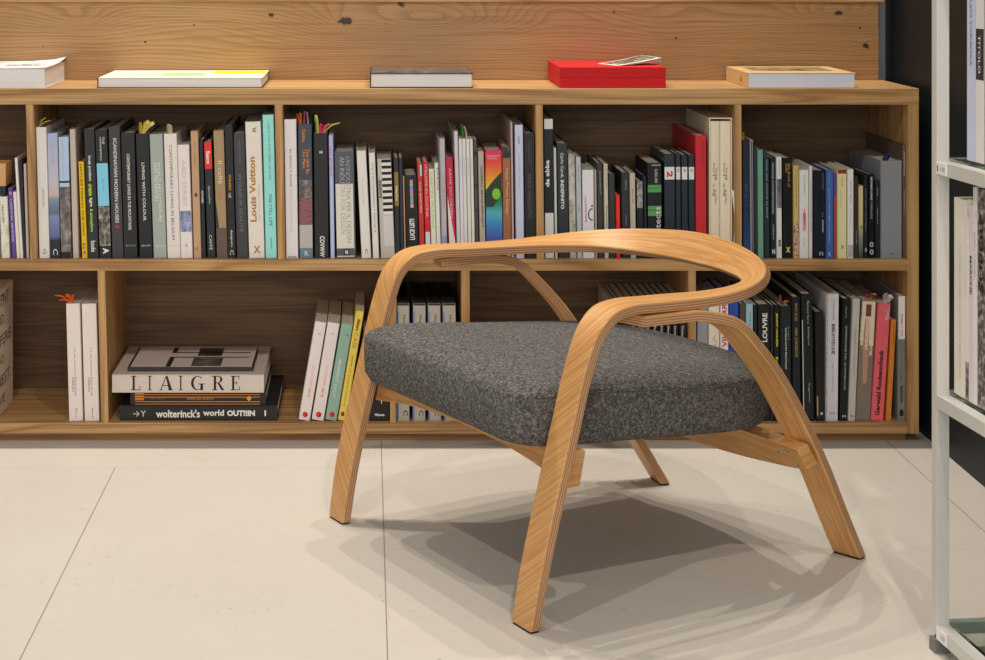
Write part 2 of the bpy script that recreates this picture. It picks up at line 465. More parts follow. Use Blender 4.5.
dark_photo = photo_mat('printed_dark_photo', ['15191b', '2c3033', '7a7974'], 60)
room_photo = photo_mat('printed_room_photo', ['3a3434', '77706c', 'b8b3ac'], 45)
red_photo = photo_mat('printed_red_photo', ['4f2f33', '9a5a5c', '5c6a70'], 70, (1, 1, 3))
blue_photo = photo_mat('printed_blue_photo', ['5a658c', '8f9bc4', 'c3c8dd'], 70)
pattern_m = photo_mat('printed_colour_pattern', ['20242c', 'b03c2c', 'e6ddc8', '3a4c62'], 220)
marble_m = photo_mat('printed_marble', ['8b887e', 'c2bfb3', 'deddd2'], 60)
leafy_m = photo_mat('printed_yellow_blobs', ['e9e6da', 'e9e6da', 'b7b11c'], 38)
sky_m = gradient_mat('printed_seascape', [(0, '1e2426'), (.14, '20282b'), (.17, '5d6c98'), (.33, '7f8fbe'), (.36, '5f7088'), (.47, '8396a8'), (.50, 'c9bab4'), (.62, 'c5c2cf'), (1, 'a9b8e0')], 0, .293, .01)
RB = gradient_mat('printed_rainbow', [(0, '8b2c86'), (.10, 'b03a9c'), (.17, '4a5cb0'), (.30, '3f86cc'), (.42, '4fb6c4'), (.50, '2c8a5a'), (.60, '2f6c48'), (.66, 'e8c22c'), (.78, 'ee8a2c'), (.88, 'e8483c'), (1, 'e8246a')], 0, .252, .05)

W_, K_ = 'd9d7d6', '1b1d1e'
g1 = 'books in the first upper bay at the left edge'
bay(-40, -40, 30, 25.5)
book(-9, -1, 197, -8, 0, 'cfcac0', 'pale book in first upper bay, cut off by the left edge', group=g1, row='U')
book(0, 7.2, 197, 1, 11.3, leafy_m, 'white book with yellow blob pattern, farthest left on the upper shelf', group=g1, t=[('MAISON', 'd', 205, 222, '3a3a30', .3, .5)])
book(7, 12.6, 188, 12, 15.8, '5a3d8c', 'purple book in the first upper bay beside the yellow patterned one', group=g1, t=[('CARNIVAL SEMINAR', 'd', 199, 242, 'd8cfe8'), ('o', 'd', 192, 195, 'e8e2f0', .25, .75)])
book(12.6, 16, 192, 16.2, 20.2, 'cfc8ba', 'low cream book between the purple book and the tall white one', group=g1)
book(13.6, 17.6, 158, 20.4, 22.6, 'd8d5d2', 'tall white book leaning left in the first upper bay', group=g1)
book(17.6, 21.5, 161, 22.8, 25, '26262a', 'black book leaning left in the first upper bay beside tall white', group=g1)
book(22.2, 25.4, 164, 25.3, 28.4, 'a89c92', 'grey beige thin book against the leftmost upper divider', group=g1)
# kraft box lying on the low books
bx = empty('kraft_box', (PX(-40, SY+.04), SY+.04, PZ(196.5, SY+.04)+.001)); tag(bx, 'kraft brown box lying across the low books at far left', 'box', g1)
kk = SY/F
MB().box(0, 46*kk, 0, .07, 0, 10*kk).build('tray', paint('26313a'), bx, bevel=.001)
MB().box(-.0005, 46*kk+.0005, -.0005, .0705, 10*kk, 33*kk).build('lid', paint('b98d5c', .7), bx, bevel=.001)

g2 = 'books in the second upper bay'
bay(37, 33.5, 278, 274.5)
book(34.2, 45, 127.5, 37.6, 48.6, 'c2bfba', 'pale grey book with ribbons on top, first right of the leftmost upper divider', group=g2, t=[('ARCHITETTURA', 'd', 189, 207, '77746e', .45, .62), ('G', 'd', 249, 254, '55524e', .4, .7)],
     tabs=[(38, 120, 3, 8, '2c7f8a', 1.2), (40, 120, 8, 9, 'c8a52c', 1.2), (41, 120, 12, 6, 'c8a52c', 1.0)])
book(46, 57, 133.5, 49.2, 60, sky_m, 'book with a sea and pale sky photo running down its spine', group=g2, t=[('STILL A BORDO', 'd', 141, 166, 'b98f94', .35, .62), ('C', 'd', 249, 255, 'e8e8e8', .3, .75)])
book(58, 68.8, 137, 60.6, 71.8, room_photo, 'book with light blue upper spine over a grey room photo', group=g2, b=[(137, 181, 'a8c4e0'), (181, 183, K_), (183, 187, '9fc0d8'), (252, 258, K_)], t=[('SUMMER ON THE BOAT', 'd', 140, 178, 'b88a78', .3, .5)])
book(69, 75.6, 129.5, 72.9, 78.9, 'a89c93', 'plain greige book left of the low yellow book', group=g2)
book(78, 84, 162, 82, 87.8, 'e0b60e', 'low yellow book with black lettering in the second upper bay', group=g2, t=[('NATURE DESIGN THE WAY', 'd', 164, 236, '3a300c', .3, .65, .01), ('o', 'd', 243, 249, '3a300c', .2, .7), ('.', 'd', 251, 254, '3a4c8c', .3, .65)])
book(84, 94.6, 129, 88.2, 99.3, '2b2d2f', 'black book with white and lime green words beside the low yellow book', group=g2, t=[('louis poulsen', 'd', 156, 181, 'f0f0ee', .25, .6, .02), ('create', 'd', 184, 196, '9cc83c', .25, .6, .02), ('light', 'd', 198, 207, 'f0f0ee', .25, .6, .02), ('& atmosphere', 'd', 209, 232, '9cc83c', .25, .6, .02), ('books', 'd', 241, 252, 'f0f0ee', .3, .75, .02)])
book(94.8, 107.2, 130, 99.6, 111.8, '222426', 'black book with a bright light blue panel and a grey photo', group=g2, b=[(163.5, 206, '7cc4dc'), (206, 246, grey_photo)], t=[('THE\ncontemporary', 'd', 137, 161, 'e8e8e4', .3, .75), ('ESCAPE', 'd', 179, 191, '4c8ca4', .45, .6), ('A', 'd', 248, 254, 'f0f0ee', .3, .8, .05)])
book(107.6, 120, 127, 112.2, 123.4, '3d3a3e', 'charcoal book reading SCANDINAVIAN MODERN HOUSES with a red 3', group=g2, t=[('SCANDINAVIAN MODERN HOUSES', 'd', 138, 223, 'e8e6e2', .38, .68, .01), ('3', 'd', 225, 228, 'c83c2c', .35, .7)])
book(120.6, 134.8, 133, 124, 138, '222426', 'black book reading CONTEMPORARY LIVING IN THE MOUNTAINS', group=g2, t=[('CONTEMPORARY LIVING IN THE MOUNTAINS', 'd', 154, 230, 'dcdcd8', .38, .6, .01), ('BETA PLUS', 'h', 245, 246.5, '9c9c98', .15, .85)])
book(135.4, 149, 134, 139.6, 153, '1f2122', 'black book reading LIVING WITH COLOUR topped by yellow paper tabs', group=g2, t=[('LIVING WITH COLOUR', 'd', 163, 221, 'dcdcd8', .38, .6, .01), ('BETA PLUS', 'h', 245, 246.5, 'd0d0cc', .2, .85)],
     tabs=[(143, 132, 1, 11, 'b09a3c', 4), (145, 132, 8, 12, 'bda955', 6), (145, 132, 13, 10, 'c4b36a', 6)])
book(149.2, 162.8, 134.5, 153.6, 167, '8d9690', 'grey green book reading WORLD ARCHITECTURE AND INTERIORS', group=g2, t=[('WORLD ARCHITECTURE\nAND INTERIORS', 'd', 162, 222, 'dfe2dc', .25, .75), ('BETA PLUS', 'h', 245, 246.5, 'd8dcd8', .2, .85)])
book(163, 177, 134, 167.5, 180.4, 'd2cbc6', 'white book reading CONTEMPORARY LIVING IN BELGIUM with a beige tab', group=g2, t=[('CONTEMPORARY LIVING IN BELGIUM', 'd', 145, 240, '5a5a5c', .38, .6), ('BETA PLUS', 'h', 245, 246.5, '9c9894', .2, .85)], tabs=[(172, 132, 1, 9, 'b5a983', 7)])
book(177.6, 189.4, 145, 181, 193.4, 'd6d1cc', 'off-white book with a small blue interior photo low on its spine', group=g2, b=[(211, 232, blue_photo)], t=[('A&D SERIES', 'd', 160, 206, 'aba69f', .3, .65), ('4', 'd', 243, 247, '8a8680', .4, .6)])
book(190, 198.4, 131.5, 193.8, 201.4, 'a8876a', 'light brown book between an off-white and a thin black one', group=g2, t=[('LIGHT PROJECTS', 'd', 141, 168, '5a4434', .38, .55), ('o', 'd', 193, 197, '3a2c22', .3, .7, .06), ('=', 'd', 247, 251, '6a5444', .3, .6)])
book(198.7, 203.4, 139.5, 202, 206, '1c2226', 'thin black book left of the red-topped dark book', group=g2, t=[('KITCHEN', 'd', 191, 203, 'dcdcdc', .25, .7, .02)])
book(204, 212, 142, 207.5, 216.3, '1f262a', 'dark book with a bright red upper spine in the second bay', group=g2, b=[(142, 169, 'd8281c')], t=[('Saeco', 'd', 151, 164, 'ffffff', .25, .75, .03), ('Specialist', 'd', 186, 204, 'c8ccce', .35, .6), ('CAFFÈ', 'd', 235, 250, 'dcdee0', .3, .7, .0)])
def tanx(r, W, H, D, zy, k):
    MB().poly([(0.0008, zy(228)), (W*.28, zy(228)), (W*.02+.0008, zy(200))], -.0003, .0002).build('spine_band', paint('2a2c2c'), r)
book(212.6, 224, 131, 217, 227.3, '8f7a58', 'khaki book with handwritten title and a dark brown foot', group=g2, b=[(228, 258, '5a4c42')], t=[('Il caffè', 'd', 161, 184, 'd8c8a8', .35, .75), ('arredo', 'd', 186, 200, 'b0604c', .35, .7)], extra=tanx)
book(224.6, 232.8, 125.5, 228, 236.6, '1e2022', 'tall black book with a short orange word, left of charcoal one', group=g2, t=[('ITALIAN', 'd', 175, 190, 'e8a41c', .35, .62, .02), ('cult', 'd', 193, 198, 'd8d8d8', .3, .65), ('designers', 'd', 230, 247, 'd8d8d8', .35, .65, .01), ('C', 'd', 250, 255, 'e0e0e0', .3, .7)])
book(233, 244.8, 133.5, 237, 248.4, '3b3b40', 'charcoal book with faint grey title left of wide white book', group=g2, t=[('JOSEPH DIRAND', 'd', 141, 163, '6a6a70', .4, .58), ('INTERIEUR BEAUTÉ', 'd', 174, 232, '66666c', .32, .66)])
book(245, 261, 122, 249, 265, 'dcd5cb', 'wide white book with large golden brown lettering along the spine', group=g2, t=[('Louis Vuitton', 'u', 157, 222, 'a06e28', .16, .56, .03), ('Arte, moda e architettura', 'u', 185, 221, '9a948a', .68, .8), ('R', 'u', 127, 132, '6a4c2c', .45, .7), ('X', 'h', 246, 253.5, 'a06e28', .3, .75, .03)])
book(262, 274, 115, 265.6, 277, '84c4bd', 'bright turquoise book reading THE STILL LIFE, beside an upper divider', group=g2, t=[('HANS VAN DER MEER NATURE', 'd', 123, 180, '4a7c7c', .45, .62), ('THE STILL LIFE', 'd', 194, 226, '3a6468', .4, .66), ('gestalten', 'd', 238, 249, '3a6468', .42, .62)])

g3 = 'books in the third upper bay'
bay(285.3, 282.8, 537, 535.5)
book(283.4, 296, 119.5, 285.5, 298.2, 'cfcccc', 'tall pale grey book right of the divider beside the turquoise book', group=g3, t=[('IN PERFECT SHAPE', 'd', 149, 187, '8a6c50', .4, .56, .01), ('REFINING OF FINE WATCHES', 'd', 189, 232, 'b3a89c', .4, .56), ('teNeues', 'h', 256, 257.6, '2c2c2c', .15, .85, .02)])
book(298.3, 312, 124.5, 299.4, 313.8, '3c4650', 'slate book with orange lettering and a red and grey photo', group=g3, b=[(180, 198, room_photo), (198, 225, red_photo), (225, 248, 'a09f98'), (248, 258, '55717f')],
     t=[('Cassina', 'd', 129, 142, 'd87c34', .3, .55, .01), ('This Will Be\nThe Place', 'd', 149, 174, 'd87c34', .3, .8, .01), ('R', 'h', 251, 256, 'd8d8d8', .4, .65)],
     tabs=[(299, 122, -3, 10, 'd86a2c', 1.5), (301, 122, 1, 11, 'e0582c', 4), (305, 122, 1, 13, '9a4454', 2), (309, 122, -1, 12, '8c7cb4', 2)])
book(313.8, 327.8, 133.5, 314.6, 329.4, '232324', 'wide black book with bright paper tabs and one white word low down', group=g3, t=[('II', 'h', 151, 153.5, 'e0e0e0', .42, .62, .02), ('COVWW', 'd', 236, 257, 'e8e8e8', .38, .72, .03)],
     tabs=[(318, 132, -2, 14, '8c8f4c', 2.5), (318, 132, -1, 18, 'b0bc6c', 4), (320, 132, 3, 9, 'dc3c54', 5), (323, 132, 8, 9, 'e8607c', 3), (325, 132, 16, 10, '9cac5c', 2)])
book(328.6, 333.2, 135.5, 330.6, 335, '9aa3c8', 'thin lilac blue booklet left of the wide design industry book', group=g3, hard=False, t=[('casa al mare', 'd', 146, 176, 'b8345c', .25, .7)], b=[(180, 258, 'b9c0de', .3, .7)])
book(334.2, 354, 152, 336.6, 356.3, '4c525a', 'wide grey and white book reading UN\'INDUSTRIA PER IL DESIGN', group=g3, b=[(184, 248.5, 'c3bdb3', 0, .92), (248.8, 255.6, '3a3a38', .36, .68), (255.9, 257, 'c3bdb3', 0, .92)], t=[("UN'INDUSTRIA PER IL DESIGN", 'd', 157, 243, '8d8c8c', .56, .8), ('AN INDUSTRY FOR DESIGN', 'd', 157, 234, '9a9997', .26, .5), ('ea', 'h', 250.5, 254, 'c3bdb3', .44, .60, .04)])
book(356.2, 366.2, 151, 361.6, 371.4, 'cbc8c3', 'white book leaning left beside the wide design industry book', group=g3, t=[('Architettura', 'd', 178, 205, 'a5a29c', .4, .55), ('C', 'd', 249, 254, '4a4a48', .4, .7)])
book(368.6, 375.2, 153, 373, 379.4, 'cfcdc6', 'narrow white book left of the black and white striped one', group=g3, t=[('THE CONTEMPORARY HOUSE 9', 'd', 162, 232, '6a6a66', .4, .65)])
def stripes(r, W, H, D, zy, k):
    for i in range(9):
        y = 160+i*6.1
        MB().box(W*.30, W-.0014, -.0003, .0002, zy(y+2.8), zy(y)).build('spine_stripe', paint('161616'), r)
        MB().box(W*.30, W-.0014, -.0003, .0002, zy(y+6.0), zy(y+2.9)).build('spine_stripe', paint('ded9d0'), r)
book(376.6, 391.4, 159, 381, 395, 'a9a39a', 'grey book with black and white bars across its spine', group=g3, extra=stripes, b=[(216, 246, 'b7b5b2', .28, 1)], t=[('RAVENNE', 'u', 180, 198, '222222', .05, .25, .02)])
book(393, 398.6, 158, 395.2, 400.4, '2b2c2c', 'dark book with a golden brown title panel in the third bay', group=g3, b=[(172, 206, '7a6434')], t=[('NewZen', 'd', 186, 201, 'e4dcc8', .3, .75, .02)])
book(398.8, 402.6, 158, 400.6, 404.6, '27303a', 'thin navy book right of the gold-panelled dark book', group=g3)
def dots(r, W, H, D, zy, k):
    for i, c in enumerate(['d06cc8', '8cb43c', '6c8cd8', 'b06cc4', 'd8845c', '54a4d8', 'd88444', '5ca4e0', 'c8a05c']):
        MB().box(W*.42, W*.66, -.0003, .0002, zy(183+i*3.1), zy(180+i*3.1)).build('spine_square', paint(c), r)
book(403, 404.4, 176, 404.7, 406.4, 'b88458', 'very thin orange booklet left of the black book with coloured squares', group=g3, hard=False, pages=False)
book(404.8, 417, 175.5, 406.8, 420, '1b1e1f', 'black book with a column of coloured squares reading LUCE', group=g3, extra=dots, t=[('LUCE LISTI', 'u', 219, 240, 'e8e8e8', .3, .7, .04)])
book(417.2, 422.4, 163.5, 420, 425.4, 'a8332a', 'brick red book reading COOL SHOPS PARIS', group=g3, t=[('COOL SHOPS PARIS', 'd', 182, 213, 'ecdcd4', .3, .65, .01)], b=[(165, 176, '8cc4cc', .5, .95)])
book(422.6, 428.4, 162.5, 425.8, 431.4, 'b81e2c', 'crimson book with a pale grey foot right of the brick red one', group=g3, b=[(232, 258, 'b8bcbc')], t=[('ITALIANI IN CUCINA', 'd', 165, 217, 'ecd0d0', .3, .75)])
book(428.6, 434, 169, 431.8, 437, 'ccccb8', 'whitish book with pale green lettering right of the crimson one', group=g3, t=[('GIARDINI MODERNI', 'd', 172, 228, '7ca850', .25, .7)])
book(434.2, 438.6, 163, 437.2, 441.4, 'c8c6be', 'narrow white book with black upper lettering beside green-lettered one', group=g3, t=[('PARIGI', 'd', 168, 190, '2a2a2a', .5, .85)])
book(438.8, 445, 139, 441.8, 448, 'a39fa6', 'tall mottled grey and lilac book with green edge in the third bay', group=g3, b=[(139, 258, '5d7846', 0, .18), (236, 243, '7c84a8', .2, .9)], t=[('COLORI ROMA', 'd', 175, 209, 'b86470', .4, .75)])
def tri(r, W, H, D, zy, k):
    MB().poly([(.0012, zy(257)), (W*.9, zy(257)), (W*.9, zy(244)), (.0012, zy(196))], -.0003, .0002).build('spine_panel', paint('d4ccc6'), r)
book(445.4, 453, 158, 449.4, 457, 'a81c38', 'crimson book with a white triangle rising from its foot', group=g3, extra=tri, t=[('ARNE JACOBSEN', 'd', 168, 218, 'e0c0c0', .3, .7)])
book(453.2, 458, 131.5, 457.2, 460.6, 'b7b4b7', 'tallest pale grey book of the white row in the third bay', group=g3, dep=.30)
for i, (a_, b_, s_) in enumerate(((458.4, 461.9, 'left of four thin white books under a leaf shaped tab'), (462, 465.9, 'second of four thin white books in the third bay'), (466, 469.7, 'third of four thin white books in the third bay'), (469.8, 473, 'rightmost of four thin white books beside the grey-banded one'))):
    book(a_, b_, 139, a_+2.6, b_+2.4, ['c4c3c6', 'c0bfc2', 'c9c3ba', 'c8c6c4'][i], s_, group=g3, hard=False, t=[('architettura %s' % 'abcd'[0:0], 'd', 158, 176, '8a8888', .35, .65)],
         tabs=[(464.5, 132, -1, 14, '2f6c2c', 3.2)] if i == 1 else ([(467, 132, -3, 12, 'a8a890', 2)] if i == 2 else ()))
book(473.2, 477, 139.5, 475.8, 479, '48484a', 'thin dark grey banded book left of the beige one', group=g3, hard=False, b=[(152, 156, K_), (184, 186, K_), (209, 211, K_)])
book(477.6, 484, 151.5, 480, 486, '9f968b', 'grey beige book left of the rainbow coloured one', group=g3, t=[('GREEN MODERNIST', 'd', 166, 228, '3a3634', .4, .7, .02)])
def leaf(r, W, H, D, zy, k):
    cx, cz = W*.64, zy(194); pts = [(cx+W*.25*math.cos(a), cz+.013*math.sin(a)) for a in [2*PI*i/20 for i in range(20)]]
    MB().poly([(.0013, zy(207)), (W*.45, zy(207)), (W-.0014, zy(195)), (W-.0014, zy(172)), (W*.4, zy(182)), (.0013, zy(190))], -.0003, .0002).build('spine_panel', paint('2c3a34'), r)
    MB().poly(pts, -.0006, .0001).build('spine_panel', paint('6cae30'), r)
book(484.8, 502, 150.5, 486.4, 503, RB, 'wide rainbow coloured book with a green pebble shape', group=g3, extra=leaf, t=[('Designing for\nthe Future', 'h', 154.5, 159.5, 'f0c8c8', .12, .88)])
book(502.2, 510.6, 147, 503.4, 511.8, '8c5a3c', 'brown book reading Super Potato Design beside the rainbow one', group=g3, b=[(147, 158, dark_photo)], t=[('Super Potato Design', 'd', 168, 214, 'dcc8b8', .35, .7)])
book(510.8, 512.7, 122, 512.2, 514.8, 'a8948f', 'thin tall pinkish grey book right of the brown one', group=g3, hard=False, dep=.29)
book(514.8, 523.4, 125, 516.2, 525, 'b3b7cc', 'tall pale lilac blue book near the right end of third bay', group=g3, b=[(125, 258, '44608c', .9, 1)], t=[('WHITE', 'd', 136, 144, '2c2c34', .35, .55), ('LANDSCAPES OF LIGHT', 'd', 152, 190, '84869c', .4, .55)])
book(524, 534.4, 133.5, 525.8, 536.4, '262928', 'black book with faint grey title against the third bay\'s right divider', group=g3, t=[('MARIO BOTTA', 'd', 142, 164, '56595a', .4, .56), ('NERO ASSOLUTO', 'd', 174, 218, '56595a', .32, .62)])

g4 = 'books in the fourth upper bay'
bay(544.5, 542.7, 735, 734.5)
book(543.4, 553.4, 118, 544.8, 554.4, '1d2021', 'tall black book with white top and foot, right of the upper divider', group=g4, b=[(119, 129, 'b9bab6'), (213, 258, 'bfbfba')], t=[('da abba', 'u', 160, 187, 'f0f0f0', .12, .55, .03)])
book(553.6, 556.2, 148, 555, 558, 'a9b5a8', 'thin pale green book beside the tall black and white one', group=g4, hard=False)
book(556.8, 567.4, 143.5, 558.6, 569.4, '2f343b', 'dark slate book with white title ending in INDEFINITO', group=g4, t=[('Carlo Cardi,', 'd', 153, 178, 'e8e8e8', .3, .62, .01), ('INDEFINITO', 'd', 180, 209, 'f4f4f4', .3, .62, .03)])
book(568.2, 575, 154, 570, 577, marble_m, 'book with mottled grey marbled spine in the fourth bay', group=g4)
book(575.6, 581, 157, 577.4, 582.4, 'a3a7ad', 'light blue grey book right of the marbled one', group=g4, t=[('stone works', 'd', 165, 183, '62666c', .35, .6), ('motta', 'd', 205, 212, '4a4a4a', .35, .6)])
def arc(r, W, H, D, zy, k):
    cz = zy(214.5); pts = [(W*.86+W*.36*math.cos(a), -.0004, cz+.0135*math.sin(a)) for a in [PI*.5+PI*i/12 for i in range(13)]]
    MB().tube(pts, .0013, 6).build('spine_mark', paint('101010'), r)
    MB().poly([(W*.82+W*.09*math.cos(a), zy(206)+.0022*math.sin(a)) for a in [2*PI*i/12 for i in range(12)]], -.0005, .0001).build('spine_mark', paint('101010'), r)
book(582.2, 594, 170, 583, 595, 'cdccd0', 'white book with a black curved mark and red upright writing', group=g4, extra=arc, t=[('Enrico Robol', 'u', 204, 222, 'b02434', .18, .36, .02), ('Opere', 'u', 196, 203, '1c1c1c', .18, .36)])
book(594.4, 596.6, 170, 595.4, 597.8, '9a9084', 'very thin greige booklet right of the white book with curved mark', group=g4, hard=False)
book(596.8, 602.6, 163, 598.2, 604, '3a3c3c', 'dark grey book left of the tall thin cream one', group=g4, t=[('GLI ARCHITETTI', 'd', 171, 194, 'a89c7c', .45, .65)])
book(603.4, 608, 164, 604.8, 609, 'b3ad9b', 'narrow cream book between two dark books in the fourth bay', group=g4, t=[('ARCHITETTURA', 'u', 205, 228, '2c2c2c', .4, .7), ('LE CITTA', 'd', 166, 189, '6a6454', .4, .65)])
book(608.4, 615, 174, 609.6, 616, '333636', 'dark slate book left of the small red book', group=g4)
book(615.6, 620.2, 195, 616.4, 621, 'cc2620', 'small bright red book between two dark books', group=g4, t=[('ROSSO', 'd', 207, 222, 'e08070', .4, .62)])
book(621, 629, 172.5, 622.2, 630, '2c3234', 'dark book right of the small red book', group=g4, t=[('ARCHITETTURE', 'd', 180, 190, '8a9094', .5, .7), ('SILVANA', 'd', 215, 225, '8a9094', .5, .65)])
book(629.4, 635.4, 173.5, 630.8, 636.6, 'a79f8e', 'beige book between two dark books near the green-striped one', group=g4, t=[('case e ville', 'd', 189, 203, '5c564c', .4, .65)])
book(636.2, 643, 181, 637.4, 644, '1f2326', 'black book with a small grey photo at the top of its spine', group=g4, b=[(181, 208, photo_mat('printed_pale_photo', ['3c3e42', '9c9ea2', 'c8c8c8'], 80))])
book(643.2, 646.4, 176, 644.6, 647.6, '25282a', 'thin black book left of the green-striped one', group=g4)
def green(r, W, H, D, zy, k):
    for y0, y1 in ((185, 187.8), (188.3, 192.3), (206, 209.8), (210.5, 216)):
        MB().box(.0013, W-.0013, -.0003, .0002, zy(y1), zy(y0)).build('spine_stripe', paint('4c8a50'), r)
book(646.8, 661.8, 163, 648, 662.6, '16191a', 'thick black book with green stripes across its spine', group=g4, extra=green, t=[('Architects', 'u', 207, 252, 'f0f0f0', .5, .88, .0), ('GUIDE 2000', 'd', 169, 183, 'b8bcb8', .52, .7), ('ATRIUM', 'h', 164.5, 166, 'd8d8d8', .3, .9)])
for i, (a_, b_, l_) in enumerate(((663.8, 675, 'dark navy volume with white band and red 2'), (675.3, 680.8, 'dark navy volume just right of the one marked 2'), (681.1, 687.8, 'dark navy banded volume, third of the set of four'), (688.1, 694.6, 'dark navy banded volume touching the tall red book'))):
    book(a_, b_, 154+(i > 1), a_+1, b_+.8, '27303a', l_, group=g4, b=[(167, 179.5, 'c8c6c6', 0, 1, 'spine_label')], rough=.3,
         t=[('2', 'd', 171, 177.5, 'a83424', .25, .8, .05)] if i == 0 else [('III' if i > 1 else 'II', 'd', 169, 172, '4a4a4c', .3, .7)])
book(695, 706.3, 135.5, 695.8, 707, 'b0202a', 'tall bright red book left of the cream slipcase', group=g4, dep=.3, t=[('Thomas Demand', 'd', 140, 165, '6c1018', .62, .78)])
# slipcase with two volumes
Y = SY+.020; zz = Z0U+.0003; k = Y/F
x0 = PX(708.7, Y)+.0012; W = (732.0-708.7)*k-.0012; Hh = PZ(118, Y)-zz
r = empty('slipcase', (x0, Y, zz)); tag(r, 'tall cream slipcase holding two volumes beside the upper divider', 'slipcase', None)
mb = MB(); tk = .0022; Ds = .30
mb.box(0, W, 0, Ds, 0, tk); mb.box(0, W, 0, Ds, Hh-tk, Hh); mb.box(0, tk, 0, Ds, tk, Hh-tk); mb.box(W-tk, W, 0, Ds, tk, Hh-tk); mb.box(tk, W-tk, Ds-tk, Ds, tk, Hh-tk)
cream = paint('c6bda8', .6); mb.build('case', cream, r)
for i in range(2):
    vw = (W-2*tk)/2-.001
    v = empty('book', (x0+tk+.0006+i*(vw+.0008), Y+.004, zz+tk+.0003)); tag(v, ('left' if i == 0 else 'right')+' cream volume inside the tall slipcase', 'book', 'volumes in the cream slipcase')
    h2 = PZ(121.5, Y)-zz-tk
    seg = []
    mb = MB()
    n = 8
    pts = [(vw*(1-math.cos(PI*j/n))/2, -.003*math.sin(PI*j/n)+.004) for j in range(n+1)]
    vs = [(x, y, 0) for x, y in pts]+[(x, y, h2) for x, y in pts]+[(vw, .27, 0), (0, .27, 0), (vw, .27, h2), (0, .27, h2)]
    m = n+1
    fs = [(j, j+1, m+j+1, m+j) for j in range(n)]+[(n, 2*m, 2*m+2, m+n), (2*m+1, 0, m, 2*m+3), (2*m, 2*m+1, 2*m+3, 2*m+2)]
    fs += [tuple(range(n, -1, -1))+(2*m+1, 2*m), tuple(range(m, 2*m))+(2*m+2, 2*m+3)]
    mesh_obj('cover', vs, fs, paint('c9c0aa', .6), v, 30)
    for q, (s_, y0, y1) in enumerate((('Lina', 163, 176), ('Bo', 168, 180), ('Bardi', 184, 196), ('opera', 190, 204))):
        org = Vector((vw*(.35+.22*(q % 2)), .0003, PZ((y0+y1)/2, Y)-zz-tk))
        text('spine_title', s_, paint('5a5448'), v, Matrix.Translation(org)@Matrix(((0, -1, 0), (0, 0, -1), (1, 0, 0))).to_4x4(), (y1-y0)*k, vw*.2)
    MB().box(.001, vw-.001, .006, .268, h2, h2+.0008).build('head_edge', paint('6c6a2c'), v)
# white paper ribbon hanging out of the slipcase
rb = mesh_obj('paper_ribbon', *(lambda P: ([p for q in P for p in q], [(2*i, 2*i+1, 2*i+3, 2*i+2) for i in range(len(P)-1)]))(
    [((PX(x-wd/2, Y-.012), Y-.004-.012*s, PZ(y, Y-.012)), (PX(x+wd/2, Y-.012), Y-.004-.012*s-.002, PZ(y, Y-.012))) for (x, y, wd, s) in
     ((733, 190, 1, .2), (733.5, 194, 3, .5), (735, 202, 4.5, .8), (736.5, 212, 5, 1), (737, 224, 5, 1), (736.3, 234, 4.6, .9), (735, 241, 3, .6), (734, 243, 1.4, .3))]), paint('d8d4cc', .6), None, 60)
sm = rb.modifiers.new('thickness', 'SOLIDIFY'); sm.thickness = .0005
tag(rb, 'white paper ribbon curling out beside the tall cream slipcase', 'ribbon')

g5 = 'books in the last upper bay at the right'
bay(742, 741.5, 908, 908)
book(742.2, 749.6, 140, 743, 750.4, gradient_mat('printed_navy_blue', [(0, '2c6cb0'), (.08, '1f4a80'), (.4, '1e2c48'), (1, '20262f')], 0, .276), 'navy blue book with a yellow tab, first in the last upper bay', group=g5, tabs=[(745, 138, 0, 7, 'a8903c', 5)], t=[('BLU', 'd', 184, 215, '31507c', .35, .65)])
book(749.8, 753.4, 140, 750.6, 754, '8c8e96', 'thin pale grey book right of the navy one with the tab', group=g5, hard=False, b=[(141, 257, '2c2f38', .35, .7)])
book(753.8, 757, 146, 754.4, 757.8, '2f3230', 'thin dark book left of the green one', group=g5)
book(757.2, 763.4, 150, 758, 764, '5d8c7a', 'sea green book in the last upper bay', group=g5)
book(763.8, 769.5, 157.5, 764.4, 770.2, '1f3238', 'dark teal book right of the sea green one', group=g5, t=[('LIGHT AND COLOUR IN SPACE', 'd', 160, 218, '8ca8b0', .4, .65)])
book(769.8, 775.8, 158, 770.6, 776.2, '1b2224', 'black book with fine white title left of the grey photo one', group=g5, t=[('MAISONS CONTEMPORAINES', 'd', 163, 214, 'b8c0c0', .35, .6), ('AZIMUT', 'd', 224, 240, 'b8c0c0', .4, .6), ('H', 'h', 249, 254, 'd0d4d4', .3, .8, .04)])
book(776, 782, 157, 776.6, 782.2, 'bfc3c3', 'white book with a grey photo halfway up its spine', group=g5, b=[(179, 208, photo_mat('printed_soft_photo', ['3a4044', '7a8082', '9ea4a4'], 40))], t=[('INGO', 'd', 160, 176, '7a7e7e', .4, .62), ('IS', 'd', 240, 247, '1c1c1c', .35, .75, .05)])
book(782.4, 792.6, 158, 783, 793, '17191b', 'black book with small gold lettering in the last upper bay', group=g5, rough=.3, t=[('The Book of\nGold', 'd', 163, 187, 'b09040', .3, .75), ('X', 'h', 247, 252.5, 'c8b060', .3, .75, .06)])
book(793, 799, 165.5, 793.4, 799.2, 'b39c5c', 'golden book with a colourful pattern at its foot', group=g5, b=[(222, 257, pattern_m)], t=[('Decorazione floreale', 'd', 170, 207, '6a5a34', .4, .65)])
